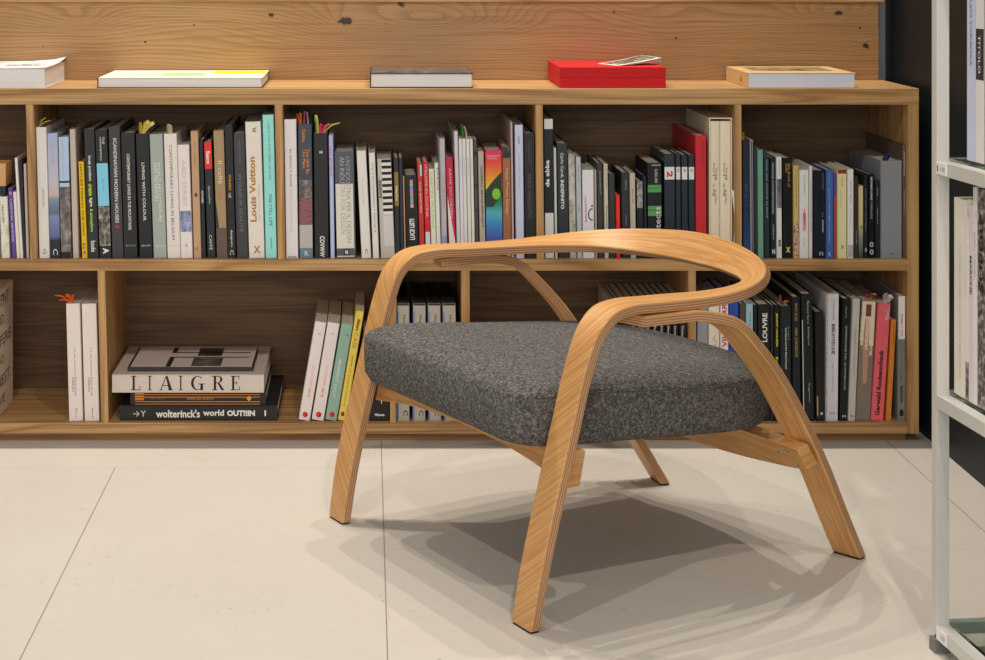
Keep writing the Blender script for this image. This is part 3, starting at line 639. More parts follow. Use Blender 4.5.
def figure_(r, W, H, D, zy, k):
    MB().box(W*.12, W*.9, -.0002, .0002, zy(233), zy(208)).build('spine_panel', paint('cfc3c3'), r)
    MB().poly([(W*.42, zy(231)), (W*.5, zy(231)), (W*.52, zy(222)), (W*.56, zy(231)), (W*.64, zy(231)), (W*.68, zy(216)), (W*.74, zy(221)), (W*.66, zy(213)), (W*.56, zy(212)), (W*.6, zy(209)), (W*.48, zy(209)), (W*.5, zy(212)), (W*.4, zy(213)), (W*.32, zy(221)), (W*.4, zy(216))], -.0005, .0001).build('spine_mark', paint('a8646c'), r)
book(799.4, 809, 170, 799.4, 809, 'c3c4c4', 'off-white book with a small pink figure on its spine', group=g5, extra=figure_, t=[('Gormenghast', 'd', 175, 195, '7a7c80', .42, .66), ('tre', 'd', 238, 246, '9a9c9c', .4, .6)])
book(809.2, 812.8, 166, 809.2, 812.8, 'bdbbb4', 'thin white book right of the one with the pink figure', group=g5, hard=False, t=[('CASE ITALIANE DEGLI ANNI', 'd', 180, 232, '6a6866', .35, .65)])
book(813.2, 825.6, 170.5, 813.4, 825.8, '1c2130', 'wide midnight blue book left of the bright blue one', group=g5, rough=.35, t=[('ALDO ROSSI', 'd', 173, 189, '9c6c84', .72, .84), ('Roma', 'd', 213, 217, 'a06c80', .72, .84), ('DIARI', 'd', 220, 232, 'c8c8d0', .72, .84, .02), ('n', 'h', 252, 255.5, 'c8c8d0', .5, .8)])
book(826, 833.6, 170, 826, 833.6, '3c62a6', 'bright blue book with white title in the last upper bay', group=g5, t=[('Oliver Sacks', 'd', 173, 185, 'a8b8dc', .35, .52), ('L\'UOMO CHE SCAMBIO SUA MOGLIE', 'd', 188, 243, 'dce4f4', .35, .52, .01), ('K', 'h', 252, 256, 'e8ecf4', .35, .65, .02)])
book(833.8, 836.8, 173, 833.8, 836.8, '97443a', 'thin red book between bright blue and cream books', group=g5, hard=False, b=[(173, 196, '3c4c9c')])
book(837.2, 847, 169.5, 837.2, 847, 'd3cb9c', 'cream yellow book with a dark red cap on its spine', group=g5, b=[(169.5, 173.6, '8c2c28')], t=[('Rizzoli', 'd', 178, 186, '7c7454', .45, .62), ('storia dell architettura', 'd', 190, 207, '9c9470', .3, .45), ('o', 'h', 245, 249, '8c5a38', .42, .66, .05)])
book(847.6, 854, 169.5, 847.6, 854, 'c6c6c2', 'white book with grey foot right of the cream yellow one', group=g5, b=[(245, 257, '9a9c9c')], t=[('giardini segreti', 'd', 181, 203, '5c5e60', .4, .65), ('l\'arte del', 'd', 209, 226, '8c8e8e', .4, .6)])
book(854.4, 858.4, 176.5, 854.4, 858.4, '3a2f2a', 'thin dark brown book beside a white book with grey foot', group=g5, t=[('WOOD', 'd', 230, 244, '9c948c', .35, .65)])
book(858.8, 863.6, 186, 858.8, 863.6, gradient_mat('printed_sand_fade', [(0, '3c4a44'), (.3, '8a9484'), (.5, 'cfc78c'), (1, 'd8cf98')], 0, .165), 'lowest sandy yellow book among dark ones near the grey binder', group=g5, t=[('*', 'h', 226, 230, '1c1c1c', .3, .8, .05)])
book(864, 868, 175, 864, 868, '1e2828', 'thin dark green-black book right of the sandy yellow one', group=g5, t=[('ANTONIO SANTELIA', 'd', 188, 232, '6c8488', .35, .6), ('o', 'h', 248, 252, '9ca4a4', .2, .8, .03)])
book(868.2, 874.8, 174.5, 868.4, 875, '17191b', 'black book with bold white title left of the binder', group=g5, rough=.3, t=[('RICHARD LONG', 'd', 177, 200, 'e8e8e8', .35, .65, .02), ('MIRAGE', 'd', 202, 219, '9ca0a0', .35, .65), ('o', 'h', 242, 247, 'c0c4c4', .2, .8, .0), ('o', 'h', 249.5, 254.5, 'c0c4c4', .2, .8, .0)])
book(875.2, 879.8, 181, 875.6, 880.2, '24262a', 'thin black book touching the grey binder', group=g5, t=[('stone', 'd', 188, 196, '9ca0a4', .35, .6), ('giapponese', 'd', 208, 224, '9ca0a4', .35, .6)])
def screws(r, W, H, D, zy, k):
    for y in (171.5, 247.5):
        MB().tube([(W*.54, -.0012, zy(y)), (W*.54, .0004, zy(y))], .0026, 12).build('rivet', steel, r)
book(880.8, 902.2, 161, 880.8, 902.2, '787b80', 'wide grey ring binder near the right end of the upper shelf', group=None, extra=screws, name='ring_binder', cat='binder', rough=.7, dep=.27, t=[('II', 'h', 252.5, 254.5, '3c3e42', .46, .6)], tabs=[(889, 158, 2, 6, '24304c', 6)])
book(902.8, 905.8, 145, 903, 906.2, '5a4a40', 'thin tall brown folder standing between binder and side panel', group=None, name='folder', cat='folder', dep=.30, t=[('ARCHITETTURA', 'd', 151, 176, 'c8beb0', .3, .8), ('PROGETTI', 'd', 191, 214, 'a89c8c', .3, .8)])

# ---------------- lower row
gA = 'white books in the lower left bay'
kA = (SY+BOOKDY)/F
# big cream box with writing on its side
Yb = SY+.02; xs = PX(-3, Yb)
r = empty('cream_box', (xs-.12, Yb, Z0L+.0003)); tag(r, 'cream box with large dark writing on its side, lower left corner', 'box')
hb = PZ(293.5, Yb)-Z0L; Db = .185
MB().box(0, .12, 0, Db, 0, hb).build('body', paint('c3b3a0', .7), r, bevel=.002)
for i, s_ in enumerate(('ZENT', 'ND,', 'SFERE', 'DO,', 'NEST.', 'QUE')):
    zc = hb*(.92-.16*i)-.002
    L = {4: .13, 3: .08, 5: .15}[len(s_)]
    M = Matrix.Translation(Vector((.1205, Db*.02+L/2, zc)))@Matrix(((0, 0, 1), (1, 0, 0), (0, 1, 0))).to_4x4()
    text('side_lettering', s_, paint('3a322c'), r, M, L, .026)
bay(40, 40, 101, 97.3, 'L')
og = 'd85a14'
book(65.3, 80, 304, 69, 82.8, 'c9bfba', 'left of two white books with orange ribbons in lower left bay', row='L', group=gA, dep=.19, t=[('A.A. Revolutionaries', 'd', 347, 376, '7c7470', .5, .6), ('Storia di una\ncollezione', 'd', 377, 396, '6c6460', .3, .62), ('Skira', 'd', 408, 418, '4c4440', .5, .6)],
     tabs=[(70, 300, -13, 8, og, 2.2), (71, 300, -9, 3, og, 2), (72, 300, -3, 9, 'e86a1c', 4), (73, 300, 3, 8, 'e86a1c', 3), (74, 300, -6, 7, og, 2.6)])
book(81.6, 96.6, 304, 84.6, 100, 'c9bfba', 'right of two white books, against the lower left divider', row='L', group=gA, dep=.19, t=[('A.A. Revolutionaries', 'd', 347, 376, '7c7470', .5, .6), ('Storia di una\ncollezione', 'd', 377, 396, '6c6460', .3, .62), ('Skira', 'd', 408, 418, '4c4440', .5, .6)])

# lying stack
gS = 'books lying in the stack on the bottom shelf'
def flat_book(x0, x1, y0, y1, Yf, D, zb, col, label, group=None, spine='front', top=None, topmat=None, pg=pages_flat, yaw=0, bt=.0022, name='book', cat='book'):
    """lying book; front edge from px x0..x1, y0 (top) y1(bottom) at depth Yf. spine 'front','left','right'"""
    k = Yf/F; W = (x1-x0)*k; T = (y1-y0)*k
    r = empty(name, (PX(x0, Yf), Yf, zb), (0, 0, yaw))
    m = paint(col) if isinstance(col, str) else col
    mb = MB(); o_ = .003
    mb.box(0, W, 0, D, 0, bt); mb.box(0, W, 0, D, T-bt, T)
    if spine == 'front': mb.box(0, W, 0, bt, bt, T-bt); a = (o_, W-o_, bt, D-o_)
    elif spine == 'left': mb.box(0, bt, 0, D, bt, T-bt); a = (bt, W-o_, o_, D-o_)
    else: mb.box(W-bt, W, 0, D, bt, T-bt); a = (o_, W-bt, o_, D-o_)
    mb.build('cover', m, r, bevel=.0005)
    MB().box(*a, bt, T-bt).build('page_block', pg, r)
    tag(r, label, cat, group)
    return r, W, T, D, k
def front_text(r, k, x0, xa, xb, ya, yb, T, y1, s, c, bold=0):
    text('spine_title', s, paint(c), r, Matrix.Translation(Vector((((xa+xb)/2-x0)*k, -.0006, (y1-(ya+yb)/2)*k)))@Matrix(((1, 0, 0), (0, 0, -1), (0, 1, 0))).to_4x4(), (xb-xa)*k, (yb-ya)*k, bold)
Ys = SY+.02
zb = Z0L+.0003
r, W, T, D, k = flat_book(119.5, 277.5, 404.5, 419.5, Ys, .30, zb, '23211f', 'thick black lying book reading wolterinck\'s world OUT IIN, bottom of stack', gS)
front_text(r, k, 119.5, 156, 200, 408.5, 416.5, T, 419.5, "wolterinck's", 'd8d2ca', .03); front_text(r, k, 119.5, 203, 224, 408.5, 414.8, T, 419.5, 'world', 'd8d2ca', .03)
front_text(r, k, 119.5, 227, 255, 409, 415, T, 419.5, 'OUT!!IN', 'e8e4de', .05); front_text(r, k, 119.5, 264.5, 266, 409, 415, T, 419.5, 'I', 'd8d2ca')
front_text(r, k, 119.5, 133, 146, 409.5, 415.5, T, 419.5, '→Y', 'b8b2aa')
zb += T+.0003
r, W, T, D, k = flat_book(130, 266, 391.3, 404.3, Ys+.005, .27, zb, '24201c', 'black lying book with orange lines along its spine, second from bottom', gS)
for q in (.3, 2.6, 5.1, 9.7, 12.1):
    MB().box((139-130)*k if 4 < q < 9 else 5*k, (130)*k, -.0004, .0002, (12.6-q)*k, (12.6-q+.65)*k).build('spine_line', paint('b8742c'), r)
for q in (2.2, 4.8, 7.2, 9.8):
    MB().box(5*k, 14*k, -.0004, .0002, (12.6-q)*k, (12.6-q+1.3)*k).build('spine_line', paint('d8883c'), r)
front_text(r, k, 130, 187, 214, 396.8, 399.2, T, 404.3, 'ANNE-LISE DUROYL', 'b8742c'); front_text(r, k, 130, 150, 165, 397, 399, T, 404.3, 'BIBLIOTHEQUE', '7c5424')
mb = MB().poly([((119+2.6*math.cos(a))*k, 6.5*k+3*k*math.sin(a)) for a in [2*PI*i/4 for i in range(4)]], -.0005, .0001); mb.build('spine_mark', paint('d8883c'), r)
zb += T+.0003
r, W, T, D, k = flat_book(112, 264, 373, 391, Ys-.003, .30, zb, 'b5aaa0', 'thick pale grey lying book with large elegant black letters', gS)
# high-contrast capitals drawn as strokes
def glyph(mb, ch, x, w_, h, z0, y0=-.0006, y1=-.0001):
    th = w_*.19; hl = h*.045
    def R_(xa, xb, za, zb2): mb.box(x+xa, x+xb, y0, y1, z0+za, z0+zb2)
    if ch == 'I': R_(w_*.3, w_*.3+th, 0, h); R_(w_*.12, w_*.3+th*2, 0, hl); R_(w_*.12, w_*.3+th*2, h-hl, h)
    elif ch == 'L': R_(w_*.15, w_*.15+th, 0, h); R_(0, w_*.85, 0, hl); R_(w_*.85-hl, w_*.85, 0, h*.3); R_(0, w_*.5, h-hl, h)
    elif ch == 'E':
        R_(w_*.15, w_*.15+th, 0, h); R_(0, w_*.85, 0, hl); R_(0, w_*.8, h-hl, h); R_(w_*.15, w_*.6, h*.5, h*.5+hl); R_(w_*.85-hl, w_*.85, 0, h*.28); R_(w_*.8-hl, w_*.8, h*.75, h); R_(w_*.6-hl, w_*.6, h*.38, h*.64)
    elif ch == 'A':
        mb.poly([(x+w_*.48, z0+h), (x+w_*.72, z0), (x+w_*.98, z0), (x+w_*.62, z0+h)], y0, y1)
        mb.poly([(x+w_*.05, z0), (x+w_*.12, z0), (x+w_*.56, z0+h), (x+w_*.50, z0+h)], y0, y1); R_(w_*.24, w_*.75, h*.3, h*.3+hl); R_(-w_*.02, w_*.22, 0, hl); R_(w_*.65, w_*1.05, 0, hl)
    elif ch == 'R':
        R_(w_*.15, w_*.15+th, 0, h); R_(0, w_*.45, 0, hl); R_(0, w_*.6, h-hl, h); R_(w_*.2, w_*.6, h*.5, h*.5+hl)
        n = 10; out = []; inn = []
        for i in range(n+1):
            a = PI/2-PI*i/n; out.append((x+w_*.55+w_*.32*math.cos(a), z0+h*.765+h*.235*math.sin(a))); inn.append((x+w_*.55+w_*.13*math.cos(a), z0+h*.765+h*.20*math.sin(a)))
        for i in range(n): mb.poly([inn[i], inn[i+1], out[i+1], out[i]], y0, y1)
        mb.poly([(x+w_*.45, z0+h*.5), (x+w_*.78, z0), (x+w_*1.02, z0), (x+w_*.64, z0+h*.5)], y0, y1)
    elif ch == 'G':
        n = 18; out = []; inn = []
        for i in range(n+1):
            a = math.radians(45+270*i/n); out.append((x+w_*.5+w_*.48*math.cos(a), z0+h*.5+h*.5*math.sin(a))); inn.append((x+w_*.54+w_*.33*math.cos(a), z0+h*.5+h*.46*math.sin(a)))
        for i in range(n): mb.poly([inn[i], out[i], out[i+1], inn[i+1]], y0, y1)
        R_(w_*.72, w_*.72+th, 0, h*.42); R_(w_*.55, w_*1.05, h*.42, h*.42+hl)
mb = MB()
for ch, cx in zip('LIAIGRE', (136.5, 150.5, 166, 181.5, 197.5, 218, 236)):
    wd = {'I': 7, 'L': 11, 'A': 13, 'G': 13.5, 'R': 12, 'E': 11}[ch]
    glyph(mb, ch, (cx-wd/2-112)*k, wd*k, 14.2*k, 2.5*k)
mb.build('spine_title', paint('1f1a18'), r)
zb += T+.0003
r, W, T, D, k = flat_book(127.5, 252.8, 368.3, 372.4, Ys+.028, .21, zb, '3a3432', 'thin lying book with a black and white geometric cover, topmost of stack', gS, bt=.0012)
# printed cover picture
def cover_quad(x0, x1, y0, y1, c, nm='cover_picture', z=0.0): MB().box(x0*W, x1*W, y0*D, y1*D, T+.0001+z, T+.0005+z).build(nm, paint(c) if isinstance(c, str) else c, r)
cover_quad(.02, .99, .02, .99, 'b9aca6')
for a_ in ((.30, .34, .02, .5), (.34, .95, .46, .5), (.34, .95, .70, .74), (.30, .34, .7, .98)): cover_quad(*a_, '2c2624', z=.0003)
cover_quad(.50, .74, .05, .44, photo_mat('printed_vault', ['2c2624', '5c524e', '9c908a'], 18), z=.0003); cover_quad(.52, .72, .55, .95, photo_mat('printed_vault_dark', ['1c1816', '3c3430', '6c625c'], 14), z=.0003)

# leaning books
gL = 'books leaning to the right on the bottom shelf'
bay(290, 290, None, None, 'L')
def emblem(c):
    def f(r, W, H, D, zy, k):
        cx, cz = W*.5, zy(413.5)
        for i, cc in enumerate(('b8202c', 'd83c30', '8c1420')):
            a = 2*PI*i/3+PI/6
            pts = [(cx, cz)]+[(cx+W*.26*math.cos(a+d), cz+W*.26*math.sin(a+d)) for d in (0, PI/3, 2*PI/3)]
            MB().poly(pts, -.0004, .0001).build('spine_mark', paint(cc), r)
    return f
book(316, 327, 323, 298.5, 311, 'cfc6c2', 'left white leaning book with a red emblem at its foot', row='L', group=gL, hard=False, dep=.27, extra=emblem(0), t=[('AD YOUR STORY', 'd', 364, 386, 'c88c88', .45, .62), ('2016', 'd', 387, 396, 'c04c50', .45, .62, .02), ('AD', 'h', 332, 334, '9c9490', .4, .7)])
book(328, 340.3, 324, 311.6, 324.4, 'cfc6c2', 'second white leaning book, touching the sage green one', row='L', group=gL, hard=False, dep=.27, extra=emblem(0), t=[('AD YOUR STORY', 'd', 364, 386, 'c88c88', .45, .62), ('2018', 'd', 387, 396, 'c04c50', .45, .62, .02), ('AD', 'h', 332, 334, '9c9490', .4, .7)])
book(341.4, 353.4, 325, 325.2, 337, '7c9a8c', 'sage green leaning book between white and yellow ones', row='L', group=gL, hard=False, dep=.27, extra=emblem(0), t=[('ARCHITECT', 'd', 358, 381, 'dce4dc', .3, .55, .01), ('2017', 'd', 383, 396, 'c8d4cc', .3, .5), ('AD', 'h', 333, 335, '3c5048', .5, .8)])
book(355.8, 364.5, 312, 337.8, 346, 'd3b94c', 'yellow leaning book with black writing behind the chair leg', row='L', group=gL, hard=False, dep=.24, t=[('Abitare', 'd', 318, 330, '3c3420', .35, .75, .03), ('CASE', 'd', 332, 348, '8c7c3c', .25, .75), ('guida alla casa', 'd', 355, 372, '3c3420', .4, .62), ('tredici interni', 'd', 374, 405, '6c5c30', .4, .6), ('o', 'h', 411, 415.5, '1c1c1c', .25, .7, .06)])
book(363, 367.6, 335, 346.4, 350.6, '2a3c40', 'thin dark teal book leaning behind the yellow one', row='L', group=gL, hard=False)
prev[0] = None; limit[0] = (PX(390)-.0006, 0.0)
book(369.6, 389.6, 330, 369.6, 389.6, '1b1b1b', 'thick black book upright beside lower divider behind the chair leg', row='L', group=None, dep=.24, t=[('Wilmotte', 'h', 413.5, 416, 'e0e0e0', .25, .75, .04), ('T', 'h', 399, 403.5, 'e0e0e0', .5, .7)])
# silver set in black slipcases
gC = 'silver-spined volumes in black sleeves'
bay(396.5, 396.5, 461.7, 461.5, 'L')
for i, (a_, b_, s_) in enumerate(((397.2, 410.6, 'first of four silver volumes, left end beside the divider'), (412.8, 426.4, 'second silver volume from the left above the seat cushion'), (428.6, 442.2, 'third silver volume from the left above the seat cushion'), (444.4, 458.4, 'rightmost of the four silver volumes'))):
    sh = (0, .5, -.5, -1.6)[i]
    def sleeve(r, W, H, D, zy, k):
        MB().box(.0006, W-.0006, .006, D+.002, H+.0002, H+.004).build('sleeve_top', paint('1a1a1a'), r)
    book(a_+sh, b_+sh-1, 304, a_, b_-.6, '9c968e', s_, row='L', group=gC, dep=.25, hard=False, extra=sleeve, b=[(312, 420, '4a72b4', 0, .14), (304, 305.5, '202020')], t=[('Phaidon', 'd', 315, 333, '3a3634', .5, .66, .01), ('C', 'd', 410, 416, '3a3634', .5, .85, .02)], rough=.35)
# thin black magazines row
gD = 'thin black magazines in a row above the seat back'
bay(600, 600, 689, 688.5, 'L')
book(612.4, 617, 303, 612.6, 617.2, '9c9184', 'grey beige book at the left end of the black magazine row', row='L', group=gD, dep=.25)
book(617.4, 621.6, 303, 617.4, 621.6, '1c1e20', 'black magazine with plain spine right of the grey beige book', row='L', group=gD, dep=.25, hard=False)
xs = [622, 630, 637.4, 645, 652.2, 659, 665.8, 672.4, 679.2, 687.6]
for i in range(9):
    wh = 'leftmost' if i == 0 else ('rightmost' if i == 8 else ['', 'second', 'third', 'fourth', 'fifth', 'sixth', 'seventh', 'eighth'][i])
    book(xs[i], xs[i+1]-.7, 303, xs[i], xs[i+1]-.7, '1c1f21', wh+' of nine black magazines with small white upright titles', row='L', group=gD, dep=.25, hard=False, t=[('Domus', 'd', 326, 338, 'dcdcd8', .3, .62, .01)])

gE = 'books in the lower right bay'
bay(696.5, 696, 908, 908, 'L')
book(697, 708.2, 303, 697.2, 708.4, '84888c', 'plain grey book right of lower divider seen under the armrest', row='L', group=gE, dep=.25)
book(708.5, 719.8, 303, 708.7, 720, 'c9c2b0', 'cream book right of the plain grey one under the armrest', row='L', group=gE, dep=.26, t=[('ISA', 'u', 334, 352, 'a8a294', .35, .7)])
book(720.2, 728.8, 301, 720.4, 729, 'cfccc8', 'white book with tall red letters under the armrest', row='L', group=gE, dep=.26, t=[('VILLE ORRI', 'u', 302, 347, 'b02c34', .2, .8, .02)])
book(729.2, 739, 299, 729.4, 739.2, '27459c', 'cobalt blue book right of the one with red letters', row='L', group=gE, dep=.27, t=[('Kant', 'u', 336, 350, 'd8d8e4', .5, .8)])
book(739.8, 745.6, 304, 740, 745.8, '4c453f', 'brownish dark book left of the light blue one', row='L', group=gE, dep=.26)
book(746, 753.4, 304, 746.2, 753.6, '88a9b8', 'light blue book left of the tall black one reading LOUVRE', row='L', group=gE, dep=.28, t=[('Il museo', 'u', 312, 325, '2c4450', .4, .65)])
book(753.8, 757.2, 305, 754, 757.4, '202426', 'thin black book between light blue and LOUVRE books', row='L', group=gE, dep=.26, hard=False)
book(757.6, 770.2, 304.5, 757.8, 770.4, '191c1e', 'black book reading LOUVRE in large white letters', row='L', group=gE, dep=.30, t=[('LOUVRE', 'u', 313, 342, 'e8e8e4', .38, .78, .03)])
book(770.6, 773.6, 305, 770.8, 773.8, '282b2d', 'thin dark book right of the one reading LOUVRE', row='L', group=gE, dep=.26, hard=False)
book(774, 779.6, 305, 774.2, 779.8, '15191b', 'black book with bright yellow letters beside LOUVRE', row='L', group=gE, dep=.29, t=[('JENNY HOLZER', 'd', 313, 347, 'c8cc2c', .3, .7, .03), ('NEUE', 'd', 357, 380, 'c8cc2c', .3, .7, .03)])
book(780, 791.4, 306, 780.4, 792, '1c2529', 'dark book with pink and brown markers on top', row='L', group=gE, dep=.29, t=[('Lou Reed and the Experimental', 'd', 328, 369, 'dcdcdc', .42, .6, .02), ('con testi di', 'd', 326, 340, '8c9498', .7, .82)], tabs=[(784, 304, -2, 10, 'c8506c', 1.8), (786, 304, -6, 4, '8c4430', 3), (788, 304, 2, 4, 'a86c3c', 4)])
book(792, 800.2, 297, 793, 801.4, '1b2029', 'tall dark navy book with small gold letters', row='L', group=gE, dep=.30, t=[('WHY DUO', 'd', 303, 321, 'a8904c', .35, .65), ('KIRK VARNEDOE', 'd', 328, 357, 'a8904c', .35, .65), ('T', 'd', 400, 404, 'a8904c', .3, .7)])
book(800.8, 812.6, 294, 803, 814.4, '17201f', 'tall black book with a white edge left of the brown-black one', row='L', group=gE, dep=.30, b=[(320, 420, 'c0bcb0', 0, .12)], t=[('Richard Serra', 'd', 301, 324, '9ca4a8', .5, .68), ('Buildings and', 'd', 327, 345, '9ca4a8', .5, .68), ('Guggenheim', 'd', 383, 402, '9ca4a8', .5, .68)])
book(814.4, 823.8, 312, 816, 824.4, '231f20', 'lower brown-black book left of the white BIBLIOTECHE one', row='L', group=gE, dep=.26, b=[(396, 416, 'a88460', .12, .28)], t=[('.', 'h', 412, 415, 'dcdcdc', .5, .8)])
book(826.6, 839.4, 294, 825.6, 838, 'c2c2c6', 'tall white book reading BIBLIOTECHE with a patterned left edge', row='L', group=gE, dep=.30, b=[(294, 420, pattern_m, 0, .09)], t=[('CANDIDA HOFER', 'd', 299, 320, '6c6c70', .5, .62), ('BIBLIOTECHE', 'd', 324, 354, '2c2c30', .42, .68, .02), ('SAGGIO DI UMBERTO ECO', 'd', 362, 392, '8c8c90', .48, .6), ('IIII', 'h', 412, 414, '4c4c50', .35, .75)])
book(841, 851, 299, 839.4, 846.2, '161c1b', 'black book leaning right with a fine white title', row='L', group=gE, dep=.28, t=[('INVENZIONE DEL QUOTIDIANO', 'd', 326, 390, 'b8c0bc', .42, .62), ('skira', 'd', 306, 318, '9ca4a0', .42, .56), ('II', 'h', 415, 417, 'd8d8d8', .35, .75)])
book(851.4, 859.8, 299, 846.8, 854, 'a9a6a1', 'pale grey book leaning right beside the black one', row='L', group=gE, dep=.28, t=[('ONOMATTO FORME ET', 'd', 328, 375, '77746f', .42, .62), ('n', 'h', 415, 417, '4c4c4c', .35, .75)])
def nudes(r, W, H, D, zy, k):
    MB().box(W*.06, W*.94, -.0003, .0002, zy(345), zy(301)).build('spine_panel', paint('c3b49c'), r)
    MB().poly([(W*.35, zy(383)), (W*.6, zy(383)), (W*.64, zy(352)), (W*.56, zy(318)), (W*.3, zy(318)), (W*.2, zy(340))], -.0005, .0001).build('spine_panel', paint('a4786c'), r)
    MB().box(W*.32, W*.68, -.0006, .0001, zy(316), zy(304)).build('spine_panel', paint('6c3c34'), r)
book(861.2, 876.4, 300, 855, 869.8, '6f655a', 'wide brown photo book with blocky cream letters leaning right', row='L', group=gE, dep=.27, extra=nudes, t=[('NOVEMBRE', 'd', 317, 340, 'e0d8bc', .0, .25, .04), ('CONTEMPORARY', 'd', 318, 350, 'e0d8bc', .35, .55, .04), ('DESIGN BOOK', 'd', 317, 356, 'e0d8bc', .68, .88, .04)], tabs=[(864, 298, 1, 4, '8c4430', 4), (868, 298, 3, 5, 'c08c3c', 3), (872, 298, -2, 4, '6c5c3c', 5)])
book(878, 891.2, 304, 870.6, 883.6, 'e0626c', 'bright pink leaning book with bold black name on its spine', row='L', group=gE, dep=.26, rough=.4, t=[('Gerwald Rockenschaub', 'u', 350, 415, '241c20', .3, .66, .03), ('MUMOK', 'd', 306, 320, 'f0c4c4', .6, .9, .02), ('*', 'h', 308, 312, 'f4dcdc', .6, .95, .03)], tabs=[(884, 302, -4, 9, 'a8a49c', 6), (888, 302, 4, 7, 'b8b4ac', 7)])
book(891.6, 896.8, 320, 886, 891.4, 'b8702c', 'orange book between the pink one and a tall pale one', row='L', group=gE, dep=.24, t=[('arte contemporanea', 'd', 323, 345, '6c3c1c', .4, .7)])
book(898, 906.4, 296, 897.6, 906, '6c6c6a', 'tall book with white upper spine and red letters, last on the bottom shelf', row='L', group=gE, dep=.30, b=[(296, 339, 'c9c6c4')], t=[('CINEMA D OGGI', 'd', 314, 336, 'a8442c', .35, .65, .01), ('una storia di montaggio', 'd', 342, 382, '2c2c2c', .4, .62), ('BALKAN', 'd', 386, 402, '1c1c1c', .35, .68, .04), ('o', 'h', 409, 416.5, '1c1c1c', .2, .8, .1)])
prev[0] = None

# ---------------- things on top of the shelf
gT = 'books lying on top of the bookshelf'
YT = SY+.012; ZTT = ZT+.0003
r, W, T, D, k = flat_book(-30, 45.5, 68, 87.6, YT, .29, ZTT, 'd2d0ce', 'thick white paperback lying on the shelf top at the left edge', gT, spine='left', bt=.0008)
v = []; n = 8
for i in range(n+1):
    y = D*i/n; q = max(0, (i/n-.35))**2*.022
    v += [(0, y, T+.0004), (W*.55, y, T+.0006+q*.15), (W*.85, y, T+.001+q*.6), (W+.002, y, T+.002+q*1.3)]
f = [(4*i+j, 4*i+j+1, 4*i+j+5, 4*i+j+4) for i in range(n) for j in range(3)]
o = mesh_obj('lifted_cover', v, f, paint('dcdad8'), r, 60); sm = o.modifiers.new('t', 'SOLIDIFY'); sm.thickness = .0004; sm.offset = 1
for i in range(3):
    text('cover_title', ('NUOVA', 'OPERE', 'GRECI')[i], paint('3c3a3a'), r, Matrix.Translation(Vector((W*(.47+.17*i), D*.3, T+.0028+.0009*i))), .028, .07)
r, W, T, D, k = flat_book(98, 262.5, 77.3, 87.6, YT, .27, ZTT, 'c9c6b4', 'slim pale book with green and yellow cover patches on the shelf top', gT, spine='left', bt=.0012)
MB().box(-.0012, .0010, -.0012, D, .0, T).build('spine', paint('2c2226'), r); MB().box(0, W, -.001, D, -.0000, .0016).build('back_board', paint('2f2c30'), r)
MB().box(-.0016, -.0006, -.0016, .004, .003, T-.003).build('spine_mark', paint('8c2444'), r)
for a_ in ((.36, .62, .25, .62, '8cc870'), (.66, .99, .55, .93, 'd8cc14'), (.22, .35, .35, .6, 'b4b09c')): MB().box(a_[0]*W, a_[1]*W, a_[2]*D, a_[3]*D, T, T+.0004).build('cover_patch', paint(a_[4]), r)
r, W, T, D, k = flat_book(370, 473, 72.3, 87.3, YT, .24, ZTT, '2c3444', 'thick navy covered book lying on the shelf top near the middle', gT, spine='left', bt=.0024)
MB().box(W*.02, W*.99, D*.03, D*.99, T, T+.0004).build('cover_picture', photo_mat('printed_collage', ['26282c', '54524a', '6c5044', '8c8a84'], 26, (1, 1, 1)), r)
# red box with a leaflet
k = YT/F; xb0 = PX(560, YT); Wb = (666-560)*k; Tb = (87.9-67)*k
r = empty('red_box', (xb0, YT, ZTT)); tag(r, 'bright red clothbound box lying on the shelf top', 'box')
red = simple('red_cloth', (205, 20, 26), .75)
MB().box(0, Wb, 0, .27, 0, Tb*.5).build('base', red, r, bevel=.0006); MB().box(0, Wb, 0, .27, Tb*.5+.0001, Tb).build('lid', red, r, bevel=.001)
lf = empty('leaflet', (PX(617, YT+.05), YT+.04, ZTT+Tb+.0003), (0, math.radians(-4), math.radians(24))); tag(lf, 'small folded photo leaflet lying on the red box', 'leaflet')
MB().box(0, .125, 0, .09, 0, .0006).build('back_sheet', paint('d8d4cc'), lf)
v = []; n = 6
for i in range(n+1):
    a = i/n; v += [(.125*a, 0, .0009+.003*a+.004*a*a), (.125*a, .09, .0009+.004*a+.005*a*a)]
o = mesh_obj('front_sheet', v, [(2*i, 2*i+2, 2*i+3, 2*i+1) for i in range(n)], paint('e2dfd8'), lf, 60); sm = o.modifiers.new('t', 'SOLIDIFY'); sm.thickness = .0004
v2 = [(x*.86+.008, .012 if y == 0 else .078, z+.0006) for x, y, z in v]
o = mesh_obj('photo', v2, [(2*i, 2*i+2, 2*i+3, 2*i+1) for i in range(n)], photo_mat('printed_leaflet_photo', ['2c2822', '7c7058', 'c8bfa8'], 90), lf, 60); sm = o.modifiers.new('t', 'SOLIDIFY'); sm.thickness = .0003
r, W, T, D, k = flat_book(748, 856, 72.5, 87.6, YT, .25, ZTT, 'b99b6c', 'thick paperback with kraft cover on the shelf top at right', gT, spine='left', bt=.0011, pg=paint('c6cad6', .85))
MB().box(W*.12, W*.86, D*.30, D*.82, T, T+.0004).build('cover_picture', photo_mat('printed_sepia', ['3c3428', '8c7854', 'c0a87c'], 20), r)
text('cover_title', 'Lo', paint('5c4424'), r, Matrix.Translation(Vector((-.0006, D*.3, T*.5)))@Matrix(((0, 0, -1), (-1, 0, 0), (0, 1, 0))).to_4x4(), .02, .012)

